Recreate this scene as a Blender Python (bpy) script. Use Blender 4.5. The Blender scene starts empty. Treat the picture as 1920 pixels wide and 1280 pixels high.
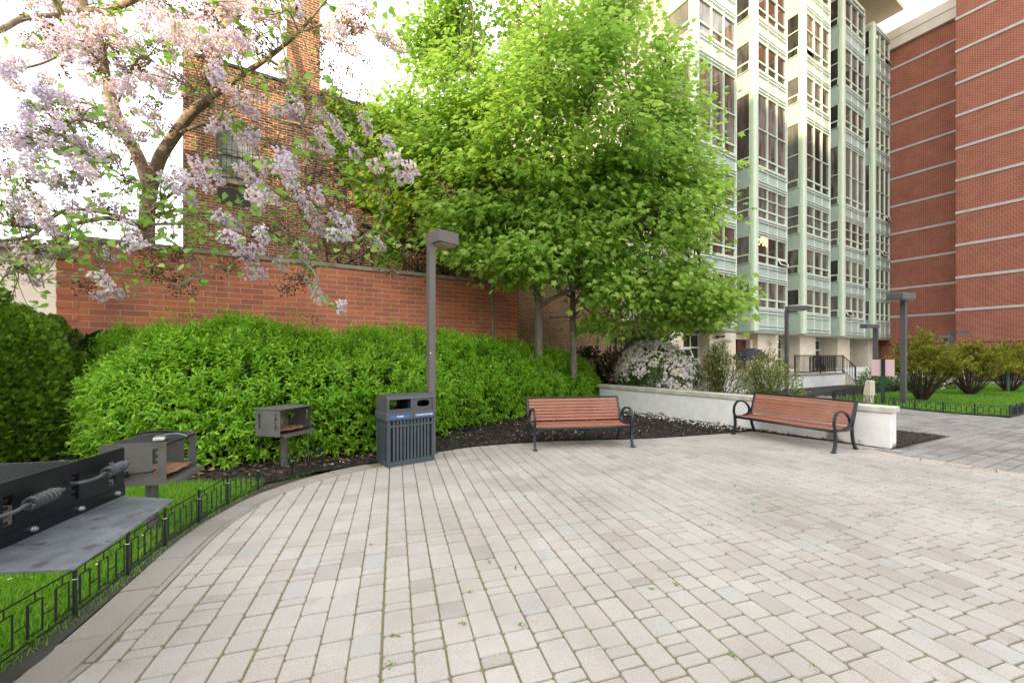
import bpy, math, random
import numpy as np
from mathutils import Vector, Matrix
R = math.radians
rng = np.random.default_rng(7)
random.seed(7)
S = bpy.context.scene
C = S.collection

# ------------------------------------------------------------------ camera
H = 1.7
F = 747.0            # focal length in photo pixels (14 mm lens on a 36 mm sensor)
cam = bpy.data.objects.new('camera', bpy.data.cameras.new('camera'))
C.objects.link(cam)
cam.location = (0, 0, H)
cam.rotation_euler = (R(90), 0, 0)
cam.data.lens = 14.0
cam.data.sensor_width = 36.0
cam.data.shift_y = 27 / 1920
cam.data.clip_start = 0.05
cam.data.clip_end = 3000
S.camera = cam

# ------------------------------------------------------------------ light
SUN_AZ, SUN_EL = R(210), R(10)
w = bpy.data.worlds.new('World')
S.world = w
w.use_nodes = True
nt = w.node_tree
nt.nodes.clear()
wo = nt.nodes.new('ShaderNodeOutputWorld')
bg = nt.nodes.new('ShaderNodeBackground')
sky = nt.nodes.new('ShaderNodeTexSky')
sky.sky_type = 'NISHITA'
sky.sun_disc = False
sky.sun_elevation = SUN_EL
sky.sun_rotation = SUN_AZ
sky.dust_density = 1.5
tc = nt.nodes.new('ShaderNodeTexCoord')
mp = nt.nodes.new('ShaderNodeMapping')
mp.inputs['Scale'].default_value = (1, 1, 2.2)
cn = nt.nodes.new('ShaderNodeTexNoise')
cn.inputs['Scale'].default_value = 2.1
cn.inputs['Detail'].default_value = 6
cn.inputs['Roughness'].default_value = 0.55
cr = nt.nodes.new('ShaderNodeValToRGB')
cr.color_ramp.elements[0].position = 0.33
cr.color_ramp.elements[0].color = (0.16, 0.16, 0.16, 1)
cr.color_ramp.elements[1].position = 0.56
cr.color_ramp.elements[1].color = (1, 1, 1, 1)
cm = nt.nodes.new('ShaderNodeMix')
cm.data_type = 'RGBA'
L = nt.links.new
L(tc.outputs['Generated'], mp.inputs['Vector'])
L(mp.outputs[0], cn.inputs['Vector'])
L(cn.outputs['Fac'], cr.inputs[0])
L(cr.outputs[0], cm.inputs['Factor'])
L(sky.outputs[0], cm.inputs['A'])
cm.inputs['B'].default_value = (5.05, 5.03, 4.95, 1)
L(cm.outputs['Result'], bg.inputs[0])
bg.inputs[1].default_value = 0.15
L(bg.outputs[0], wo.inputs[0])
sd = bpy.data.lights.new('sun', 'SUN')
sd.energy = 2.0
sd.angle = R(0.5)
sd.color = (1.0, 0.80, 0.50)
so = bpy.data.objects.new('sun', sd)
C.objects.link(so)
sv = Vector((math.sin(SUN_AZ) * math.cos(SUN_EL), math.cos(SUN_AZ) * math.cos(SUN_EL), math.sin(SUN_EL)))
so.rotation_euler = sv.to_track_quat('Z', 'Y').to_euler()
so.location = (0, -5, 40)
S.view_settings.view_transform = 'Standard'
S.view_settings.look = 'None'
S.view_settings.exposure = 2.1
S.view_settings.gamma = 1
S.cycles.max_bounces = 7
S.cycles.transparent_max_bounces = 8
S.cycles.sample_clamp_indirect = 6

# ------------------------------------------------------------------ helpers
def P(px, py, Y):
    """world point seen at photo pixel (px,py) at distance Y"""
    return np.array([(px - 960) / F * Y, Y, H + (667 - py) / F * Y])
def G(px, py, z=0.0):
    Y = (H - z) * F / (py - 667)
    return np.array([(px - 960) / F * Y, Y, z])

def mesh_np(name, V, groups, mats, parent=None, uv=False, smooth=None):
    """groups: list of (faces array (M,k), material index)"""
    me = bpy.data.meshes.new(name)
    V = np.asarray(V, dtype=np.float32)
    me.vertices.add(len(V))
    me.vertices.foreach_set('co', V.ravel())
    loops, starts, mi = [], [], []
    s = 0
    for f, m in groups:
        f = np.asarray(f, dtype=np.int32)
        if len(f) == 0:
            continue
        k = f.shape[1]
        loops.append(f.ravel())
        starts.append(s + np.arange(len(f), dtype=np.int32) * k)
        mi.append(np.full(len(f), m, dtype=np.int32))
        s += f.size
    loops = np.concatenate(loops)
    starts = np.concatenate(starts)
    mi = np.concatenate(mi)
    me.loops.add(len(loops))
    me.loops.foreach_set('vertex_index', loops)
    me.polygons.add(len(starts))
    me.polygons.foreach_set('loop_start', starts)
    me.polygons.foreach_set('material_index', mi)
    if not isinstance(mats, (list, tuple)):
        mats = [mats]
    for m in mats:
        me.materials.append(m)
    me.update(calc_edges=True)
    if uv:
        n = np.empty(len(starts) * 3, dtype=np.float32)
        me.polygons.foreach_get('normal', n)
        n = n.reshape(-1, 3)
        tot = np.diff(np.append(starts, len(loops)))
        fn = np.repeat(n, tot, axis=0)
        co = V[loops]
        hz = np.hypot(fn[:, 0], fn[:, 1]) + 1e-9
        flat = np.abs(fn[:, 2]) > 0.75
        u = np.where(flat, co[:, 0], (co[:, 0] * -fn[:, 1] + co[:, 1] * fn[:, 0]) / hz)
        v = np.where(flat, co[:, 1], co[:, 2])
        lay = me.uv_layers.new(name='UVMap')
        lay.data.foreach_set('uv', np.stack([u, v], 1).astype(np.float32).ravel())
    if smooth is not None:
        me.polygons.foreach_set('use_smooth', np.full(len(starts), bool(smooth)))
    o = bpy.data.objects.new(name, me)
    C.objects.link(o)
    if parent is not None:
        o.parent = parent
    return o

class MB:
    """collects boxes, prisms, tubes... and builds ONE mesh object"""
    def __init__(s):
        s.v, s.f, s.n, s.m = [], [], 0, 0
    def add(s, V, faces):
        V = np.asarray(V, dtype=float)
        for f in faces:
            s.f.append(([i + s.n for i in f], s.m))
        s.v.append(V)
        s.n += len(V)
    def box(s, a, b, rz=0.0, o=(0, 0, 0)):
        a, b = np.minimum(a, b), np.maximum(a, b)
        V = np.array([[x, y, z] for z in (a[2], b[2]) for y in (a[1], b[1]) for x in (a[0], b[0])], dtype=float)
        if rz:
            c_, s_ = math.cos(rz), math.sin(rz)
            V[:, :2] = V[:, :2] @ np.array([[c_, s_], [-s_, c_]])
        V += np.array(o)
        s.add(V, [(0, 2, 3, 1), (4, 5, 7, 6), (0, 1, 5, 4), (2, 6, 7, 3), (0, 4, 6, 2), (1, 3, 7, 5)])
    def bbox(s, a, b, r=0.01):
        """box with chamfered edges"""
        a, b = np.minimum(a, b).astype(float), np.maximum(a, b).astype(float)
        bm = [(0, 1, 2)]
        pts = []
        idx = {}
        V = []
        for k in range(8):
            sx, sy, sz = k & 1, (k >> 1) & 1, (k >> 2) & 1
            c0 = np.array([(a[0], b[0])[sx], (a[1], b[1])[sy], (a[2], b[2])[sz]])
            d = np.array([(1, -1)[sx], (1, -1)[sy], (1, -1)[sz]]) * r
            for ax in range(3):
                p = c0 + d
                p[ax] = c0[ax]
                idx[(k, ax)] = len(V)
                V.append(p)
        Fs = []
        for ax in range(3):
            for side in (0, 1):
                ks = [k for k in range(8) if ((k >> ax) & 1) == side]
                o1, o2 = [i for i in range(3) if i != ax]
                order = [(0, 0), (1, 0), (1, 1), (0, 1)]
                q = []
                for (u, v) in order:
                    for k in ks:
                        if ((k >> o1) & 1) == u and ((k >> o2) & 1) == v:
                            q.append(idx[(k, ax)])
                Fs.append(q)
        for ax in range(3):
            o1, o2 = [i for i in range(3) if i != ax]
            for u in (0, 1):
                for v in (0, 1):
                    k0 = (u << o1) | (v << o2)
                    k1 = k0 | (1 << ax)
                    Fs.append([idx[(k0, o1)], idx[(k1, o1)], idx[(k1, o2)], idx[(k0, o2)]])
        for k in range(8):
            Fs.append([idx[(k, 0)], idx[(k, 1)], idx[(k, 2)]])
        V = np.array(V)
        cen = V.mean(0)
        out = []
        for f in Fs:
            p = V[f]
            nn = np.cross(p[1] - p[0], p[2] - p[0])
            out.append(f if nn @ (p.mean(0) - cen) > 0 else f[::-1])
        s.add(V, out)
    def tube(s, pts, rad, n=8, cap=True):
        pts = np.asarray(pts, dtype=float)
        rad = np.full(len(pts), rad) if np.isscalar(rad) else np.asarray(rad, dtype=float)
        T = np.gradient(pts, axis=0)
        T /= np.linalg.norm(T, axis=1)[:, None] + 1e-12
        u = np.cross(T[0], [0, 0, 1.0])
        if np.linalg.norm(u) < 0.05:
            u = np.cross(T[0], [0, 1.0, 0])
        V = []
        ang = np.arange(n) * 2 * math.pi / n
        for p, t, r in zip(pts, T, rad):
            u = u - t * (u @ t)
            u /= np.linalg.norm(u) + 1e-12
            b = np.cross(t, u)
            V.append(p + r * (np.cos(ang)[:, None] * u + np.sin(ang)[:, None] * b))
        V = np.concatenate(V)
        Fs = []
        for i in range(len(pts) - 1):
            for j in range(n):
                k = (j + 1) % n
                Fs.append((i * n + j, i * n + k, (i + 1) * n + k, (i + 1) * n + j))
        if cap:
            Fs.append(tuple(range(n))[::-1])
            Fs.append(tuple(range((len(pts) - 1) * n, len(pts) * n)))
        s.add(V, Fs)
    def bar(s, pts, wx, wz):
        """flat bar along a path lying in the local yz plane: wx thick across, wz deep"""
        pts = np.asarray(pts, dtype=float)
        T = np.gradient(pts, axis=0)
        T /= np.linalg.norm(T, axis=1)[:, None]
        V = []
        for p, t in zip(pts, T):
            nrm = np.array([0, -t[2], t[1]])
            x = np.array([1.0, 0, 0])
            for a, b in ((-1, -1), (1, -1), (1, 1), (-1, 1)):
                V.append(p + x * a * wx / 2 + nrm * b * wz / 2)
        Fs = []
        for i in range(len(pts) - 1):
            for j in range(4):
                k = (j + 1) % 4
                Fs.append((i * 4 + j, i * 4 + k, (i + 1) * 4 + k, (i + 1) * 4 + j))
        e = (len(pts) - 1) * 4
        Fs += [(3, 2, 1, 0), (e, e + 1, e + 2, e + 3)]
        s.add(V, Fs)
    def poly(s, ring, z0, z1):
        n = len(ring)
        V = [(x, y, z0) for x, y in ring] + [(x, y, z1) for x, y in ring]
        s.add(V, [tuple(range(n))[::-1], tuple(range(n, 2 * n))] + [(i, (i + 1) % n, n + (i + 1) % n, n + i) for i in range(n)])
    def lathe(s, prof, n=16, o=(0, 0, 0)):
        V, Fs = [], []
        for r, z in prof:
            for j in range(n):
                a = j * 2 * math.pi / n
                V.append((o[0] + r * math.cos(a), o[1] + r * math.sin(a), o[2] + z))
        for i in range(len(prof) - 1):
            for j in range(n):
                k = (j + 1) % n
                Fs.append((i * n + j, i * n + k, (i + 1) * n + k, (i + 1) * n + j))
        Fs.append(tuple(range(n))[::-1])
        Fs.append(tuple(range((len(prof) - 1) * n, len(prof) * n)))
        s.add(V, Fs)
    def build(s, name, mats, parent=None, uv=True, smooth=False):
        V = np.concatenate(s.v)
        by = {}
        for f, m in s.f:
            by.setdefault((len(f), m), []).append(f)
        return mesh_np(name, V, [(np.array(fs), m) for (k, m), fs in by.items()], mats, parent, uv, smooth)

def tag(o, label=None, cat=None, group=None, kind=None):
    if label: o['label'] = label
    if cat: o['category'] = cat
    if group: o['group'] = group
    if kind: o['kind'] = kind
    return o
def thing(name, label, cat, loc=(0, 0, 0), rz=0.0, group=None):
    o = bpy.data.objects.new(name, None)
    C.objects.link(o)
    o.empty_display_size = 0.2
    o.location = loc
    o.rotation_euler = (0, 0, rz)
    return tag(o, label, cat, group)
def dup(root, loc, rz, label=None):
    def rec(o, par):
        c = o.copy()
        C.objects.link(c)
        if par is not None:
            c.parent = par
        for ch in o.children:
            rec(ch, c)
        return c
    r = rec(root, None)
    r.location = loc
    r.rotation_euler = (0, 0, rz)
    if label: r['label'] = label
    return r

def smoothline(pts, n=8):
    """Catmull-Rom through the points"""
    p = np.asarray(pts, dtype=float)
    p = np.vstack([2 * p[0] - p[1], p, 2 * p[-1] - p[-2]])
    out = []
    for i in range(1, len(p) - 2):
        for t in np.linspace(0, 1, n, endpoint=False):
            out.append(0.5 * (2 * p[i] + (p[i + 1] - p[i - 1]) * t + (2 * p[i - 1] - 5 * p[i] + 4 * p[i + 1] - p[i + 2]) * t * t
                              + (-p[i - 1] + 3 * p[i] - 3 * p[i + 1] + p[i + 2]) * t ** 3))
    out.append(p[-2])
    return np.array(out)

# ------------------------------------------------------------------ materials
def newmat(name):
    m = bpy.data.materials.new(name)
    m.use_nodes = True
    t = m.node_tree
    return m, t, t.nodes['Principled BSDF'], t.nodes['Material Output']
def ramp(t, fac, stops):
    r = t.nodes.new('ShaderNodeValToRGB')
    e = r.color_ramp.elements
    while len(e) < len(stops):
        e.new(0.5)
    for el, (p, c) in zip(e, stops):
        el.position = p
        el.color = (c[0], c[1], c[2], 1)
    t.links.new(fac, r.inputs[0])
    return r.outputs[0]
def noise(t, scale, detail=4, coord='Object', rough=0.6):
    n = t.nodes.new('ShaderNodeTexNoise')
    n.inputs['Scale'].default_value = scale
    n.inputs['Detail'].default_value = detail
    n.inputs['Roughness'].default_value = rough
    c = t.nodes.new('ShaderNodeTexCoord')
    t.links.new(c.outputs[coord], n.inputs['Vector'])
    return n.outputs['Fac']
def mixc(t, a, b, fac, mode='MIX'):
    m = t.nodes.new('ShaderNodeMix')
    m.data_type = 'RGBA'
    m.blend_type = mode
    for sock, val in (('A', a), ('B', b), ('Factor', fac)):
        if isinstance(val, (int, float)):
            m.inputs[sock].default_value = val
        elif isinstance(val, tuple):
            m.inputs[sock].default_value = (*val, 1)
        else:
            t.links.new(val, m.inputs[sock])
    return m.outputs['Result']
def bump(t, b, height, strength, dist=0.01):
    n = t.nodes.new('ShaderNodeBump')
    n.inputs['Strength'].default_value = strength
    n.inputs['Distance'].default_value = dist
    t.links.new(height, n.inputs['Height'])
    t.links.new(n.outputs[0], b.inputs['Normal'])
def island(t):
    g = t.nodes.new('ShaderNodeNewGeometry')
    return g.outputs['Random Per Island']
def M_plain(name, col, rough=0.5, metal=0.0, var=0.15, scale=6, bmp=0.0, col2=None, spec=0.5):
    m, t, b, o = newmat(name)
    n = noise(t, scale)
    c2 = col2 or tuple(min(1, x * (1 + var)) for x in col)
    c1 = tuple(x * (1 - var) for x in col) if not col2 else col
    t.links.new(ramp(t, n, [(0.3, c1), (0.7, c2)]), b.inputs['Base Color'])
    b.inputs['Roughness'].default_value = rough
    b.inputs['Metallic'].default_value = metal
    b.inputs['Specular IOR Level'].default_value = spec
    if bmp:
        bump(t, b, noise(t, scale * 8), bmp)
    return m
def M_leaf(name, stops, trans=0.35, tcol=None, rough=0.45, spec=0.35):
    m, t, b, o = newmat(name)
    c = ramp(t, island(t), stops)
    n = noise(t, 1.3, 3)
    c = mixc(t, c, (1.25, 1.15, 0.8), ramp(t, n, [(0.45, (0, 0, 0)), (0.75, (0.6, 0.6, 0.6))]), 'MULTIPLY')
    t.links.new(c, b.inputs['Base Color'])
    b.inputs['Roughness'].default_value = rough
    b.inputs['Specular IOR Level'].default_value = spec
    tr = t.nodes.new('ShaderNodeBsdfTranslucent')
    if tcol:
        t.links.new(mixc(t, c, tcol, 0.5), tr.inputs[0])
    else:
        t.links.new(c, tr.inputs[0])
    mx = t.nodes.new('ShaderNodeMixShader')
    mx.inputs[0].default_value = trans
    t.links.new(b.outputs[0], mx.inputs[1])
    t.links.new(tr.outputs[0], mx.inputs[2])
    t.links.new(mx.outputs[0], o.inputs[0])
    return m
def M_brick(name, c1, c2, mortar, bw, bh, ms, rough=0.85, offset=0.5, var=0.5, bstr=0.4, patch=None, patch2=None, mix_bias=0.0, smooth=0.1):
    m, t, b, o = newmat(name)
    uvn = t.nodes.new('ShaderNodeTexCoord')
    br = t.nodes.new('ShaderNodeTexBrick')
    br.inputs['Scale'].default_value = 1
    br.inputs['Brick Width'].default_value = bw
    br.inputs['Row Height'].default_value = bh
    br.inputs['Mortar Size'].default_value = ms
    br.inputs['Mortar Smooth'].default_value = smooth
    br.inputs['Bias'].default_value = mix_bias
    br.offset = offset
    br.inputs['Color1'].default_value = (*c1, 1)
    br.inputs['Color2'].default_value = (*c2, 1)
    br.inputs['Mortar'].default_value = (*mortar, 1)
    t.links.new(uvn.outputs['UV'], br.inputs['Vector'])
    col = br.outputs['Color']
    n2 = t.nodes.new('ShaderNodeTexNoise')
    n2.inputs['Scale'].default_value = 0.9
    n2.inputs['Detail'].default_value = 6
    t.links.new(uvn.outputs['UV'], n2.inputs['Vector'])
    lo, hi = 1 - var * 0.5, 1 + var * 0.4
    col = mixc(t, col, ramp(t, n2.outputs['Fac'], [(0.3, (lo, lo, lo)), (0.7, (hi, hi, hi))]), 1.0, 'MULTIPLY')
    for patch in [p_ for p_ in (patch, patch2) if p_]:
        n3 = t.nodes.new('ShaderNodeTexNoise')
        n3.inputs['Scale'].default_value = patch[1]
        n3.inputs['Detail'].default_value = 5
        n3.noise_dimensions = '4D'; n3.inputs['W'].default_value = patch[2] * 37
        mv = t.nodes.new('ShaderNodeMapping'); mv.inputs['Scale'].default_value = patch[4] if len(patch) > 4 else (1, 1, 1)
        t.links.new(uvn.outputs['UV'], mv.inputs[0]); t.links.new(mv.outputs[0], n3.inputs['Vector'])
        col = mixc(t, col, patch[0], ramp(t, n3.outputs['Fac'], [(patch[2], (0, 0, 0)), (patch[2] + 0.15, (patch[3],) * 3)]))
    t.links.new(col, b.inputs['Base Color'])
    b.inputs['Roughness'].default_value = rough
    b.inputs['Specular IOR Level'].default_value = 0.25
    inv = t.nodes.new('ShaderNodeMath')
    inv.operation = 'SUBTRACT'
    inv.inputs[0].default_value = 1
    t.links.new(br.outputs['Fac'], inv.inputs[1])
    bump(t, b, inv.outputs[0], bstr, 0.008)
    return m

# ------------------------------------------------------------------ leaf scattering
def unit(a):
    return a / (np.linalg.norm(a, axis=-1, keepdims=True) + 1e-12)
def scatter(tv, tf, pos, axis, nrm, size, width=1.0):
    """place a template (length along y, face towards z) at every pos -> V, faces groups"""
    pos, axis, nrm = np.asarray(pos), unit(np.asarray(axis)), np.asarray(nrm)
    x = unit(np.cross(axis, nrm))
    z = np.cross(x, axis)
    size = np.broadcast_to(size, (len(pos),))
    tv = np.asarray(tv, dtype=float)
    V = pos[:, None, :] + size[:, None, None] * (tv[None, :, 0:1] * width * x[:, None, :] + tv[None, :, 1:2] * axis[:, None, :] + tv[None, :, 2:3] * z[:, None, :])
    n = len(tv)
    off = (np.arange(len(pos)) * n)[:, None]
    by = {}
    for f in tf:
        by.setdefault(len(f), []).append(f)
    gr = []
    for k, fs in by.items():
        a = np.array(fs)
        gr.append((off[:, :, None] + a[None]).reshape(-1, k))
    return V.reshape(-1, 3), gr
def join(parts):
    """parts: list of (V, groups, mat)"""
    Vs, gs, n = [], [], 0
    for V, gr, m in parts:
        Vs.append(V)
        for g in gr:
            gs.append((g + n, m))
        n += len(V)
    return np.concatenate(Vs), gs
def rnd(n):
    return unit(rng.normal(size=(n, 3)))
LANCE = [(0, 0, 0), (0.20, 0.30, 0.07), (0.17, 0.62, 0.03), (0, 1, -0.13), (-0.17, 0.62, 0.03), (-0.20, 0.30, 0.07), (0, 0.45, -0.01)]
LANCE_F = [(0, 1, 6), (1, 2, 6), (2, 3, 6), (3, 4, 6), (4, 5, 6), (5, 0, 6)]
LANCE_Q = [(0, 1, 2, 3), (0, 3, 4, 5)]
MAPLE = [(0, 0, 0), (0.20, -0.05, -0.02), (0.44, 0.14, -0.08), (0.29, 0.27, 0.0), (0.55, 0.57, -0.09), (0.25, 0.56, 0.02), (0.13, 0.64, 0.02), (0, 1, -0.12),
         (-0.13, 0.64, 0.02), (-0.25, 0.56, 0.02), (-0.55, 0.57, -0.09), (-0.29, 0.27, 0.0), (-0.44, 0.14, -0.08), (-0.20, -0.05, -0.02), (0, 0.38, 0.05)]
MAPLE_F = [(i, i + 1, 14) for i in range(13)] + [(13, 0, 14)]
HEART = [(0, 0.05, 0), (0.22, -0.05, 0.05), (0.43, 0.17, 0.08), (0.36, 0.52, 0.05), (0, 1, -0.1), (-0.36, 0.52, 0.05), (-0.43, 0.17, 0.08), (-0.22, -0.05, 0.05), (0, 0.45, -0.02)]
HEART_F = [(0, 1, 8), (1, 2, 8), (2, 3, 8), (3, 4, 8), (4, 5, 8), (5, 6, 8), (6, 7, 8), (7, 0, 8)]
_b = [(0, 0, 0)] + [(0.12 * math.cos(a), 0.45, 0.12 * math.sin(a)) for a in np.arange(5) * 1.2566] + [(0.34 * math.cos(a), 1.0, 0.34 * math.sin(a)) for a in np.arange(5) * 1.2566]
BELL = _b
BELL_F = [(0, 1 + (i + 1) % 5, 1 + i) for i in range(5)] + [(1 + i, 1 + (i + 1) % 5, 6 + (i + 1) % 5, 6 + i) for i in range(5)]
OCT = [(0, 0, 0), (0.35, 0.5, 0), (0, 0.5, 0.35), (-0.35, 0.5, 0), (0, 0.5, -0.35), (0, 1, 0)]
OCT_F = [(0, 2, 1), (0, 3, 2), (0, 4, 3), (0, 1, 4), (5, 1, 2), (5, 2, 3), (5, 3, 4), (5, 4, 1)]
BLADE = [(-0.035, 0, 0), (0.035, 0, 0), (0.022, 0.55, 0.06), (-0.022, 0.55, 0.06), (0, 1, 0.26)]
BLADE_F = [(0, 1, 2, 3), (3, 2, 4)]
# ------------------------------------------------------------------ materials of the setting
m_soil = M_plain('soil', (0.05, 0.045, 0.04), 0.95, var=0.3, scale=3)
def paver_mat(name, stops, joint=False):
    m, t, b, o = newmat(name)
    c = ramp(t, island(t), stops)
    sp = noise(t, 160, 3)
    c = mixc(t, c, ramp(t, sp, [(0.32, (0.72, 0.72, 0.72)), (0.55, (1, 1, 1)), (0.7, (1.12, 1.1, 1.08))]), 1.0, 'MULTIPLY')
    big = noise(t, 0.8, 5)
    c = mixc(t, c, ramp(t, big, [(0.35, (0.84, 0.83, 0.81)), (0.6, (1.04, 1.04, 1.04))]), 1.0, 'MULTIPLY')
    st = noise(t, 3.1, 6)
    c = mixc(t, c, (0.16, 0.145, 0.125), ramp(t, st, [(0.62, (0, 0, 0)), (0.8, (0.45, 0.45, 0.45))]))
    t.links.new(c, b.inputs['Base Color'])
    b.inputs['Roughness'].default_value = 0.9
    b.inputs['Specular IOR Level'].default_value = 0.2
    bump(t, b, noise(t, 220, 2), 0.35, 0.003)
    return m
m_pav = paver_mat('paver_beige', [(0.0, (0.36, 0.325, 0.30)), (0.08, (0.405, 0.365, 0.34)), (0.35, (0.435, 0.395, 0.367)), (0.6, (0.425, 0.395, 0.37)), (0.8, (0.445, 0.41, 0.38)), (0.94, (0.40, 0.385, 0.372)), (1.0, (0.43, 0.375, 0.34))])
m_pav2 = paver_mat('paver_grey', [(0.0, (0.20, 0.19, 0.19)), (0.4, (0.27, 0.255, 0.25)), (0.8, (0.31, 0.29, 0.28)), (1.0, (0.24, 0.235, 0.24))])
m_flag = paver_mat('flagstone', [(0.0, (0.29, 0.26, 0.235)), (0.4, (0.33, 0.295, 0.265)), (0.7, (0.28, 0.27, 0.26)), (1.0, (0.33, 0.285, 0.245))])
m_border = paver_mat('border_paver', [(0.0, (0.40, 0.31, 0.26)), (0.5, (0.46, 0.39, 0.34)), (1.0, (0.43, 0.33, 0.28))])
def joint_mat():
    m, t, b, o = newmat('joint_moss')
    n = noise(t, 2.2, 6)
    c = ramp(t, n, [(0.3, (0.17, 0.145, 0.10)), (0.5, (0.20, 0.18, 0.085)), (0.7, (0.15, 0.18, 0.04))])
    n2 = noise(t, 90, 3)
    c = mixc(t, c, ramp(t, n2, [(0.3, (0.6, 0.6, 0.6)), (0.7, (1.2, 1.2, 1.2))]), 1.0, 'MULTIPLY')
    t.links.new(c, b.inputs['Base Color'])
    b.inputs['Roughness'].default_value = 0.95
    return m
m_joint = joint_mat()
def mulch_mat():
    m, t, b, o = newmat('mulch')
    n = noise(t, 60, 6, rough=0.75)
    c = ramp(t, n, [(0.3, (0.012, 0.010, 0.009)), (0.55, (0.035, 0.028, 0.024)), (0.75, (0.08, 0.062, 0.05))])
    t.links.new(c, b.inputs['Base Color'])
    b.inputs['Roughness'].default_value = 0.95
    bump(t, b, n, 1.0, 0.03)
    return m
m_mulch = mulch_mat()
m_turf = M_plain('turf', (0.035, 0.085, 0.012), 0.9, col2=(0.075, 0.17, 0.022), scale=9, bmp=0.5, spec=0.1)
m_asphalt = M_plain('asphalt', (0.06, 0.06, 0.06), 0.9, scale=2)
m_pathsheet = M_brick('path_paving', (0.20, 0.19, 0.185), (0.26, 0.25, 0.245), (0.13, 0.12, 0.10), 0.26, 0.18, 0.006, var=0.25, bstr=0.15)

# ------------------------------------------------------------------ ground
def sheet(name, pts, z, mat, kind='structure', uv=True):
    V = [(x, y, z) for x, y in pts]
    o = mesh_np(name, V, [(np.array([list(range(len(V)))]), 0)], mat, None, uv)
    o['kind'] = kind
    return o
sheet('ground', [(-400, -400), (400, -400), (400, 400), (-400, 400)], -0.05, m_asphalt)
EDGE = [(-2.5, -1.5), (-2.52, 0.6), (-2.61, 2.07), (-2.69, 2.38), (-2.79, 2.71), (-2.95, 3.22), (-3.08, 3.65), (-3.17, 4.2), (-3.13, 4.95), (-2.78, 5.73), (-2.22, 6.32),
        (-1.36, 7.02), (-0.63, 7.5), (0.17, 7.76), (0.9, 7.95), (2.58, 8.16), (3.4, 8.36), (4.74, 8.76), (5.45, 9.0)]
EDGE_S = smoothline(EDGE, 4)[:, :2] if False else np.array(smoothline([(x, y, 0) for x, y in EDGE], 4))[:, :2]
RBORD = smoothline([(6.90, 7.27, 0), (6.38, 7.22, 0), (6.5, 6.65, 0), (6.77, 6.3, 0), (6.96, 5.95, 0), (7.25, 5.58, 0), (7.6, 4.9, 0), (7.9, 3.9, 0), (8.1, 2.5, 0), (8.1, -1.5, 0)][1:], 6)[:, :2]
PLAZA = [tuple(p) for p in EDGE_S] + [(6.85, 7.30)] + [tuple(p) for p in RBORD]

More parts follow.
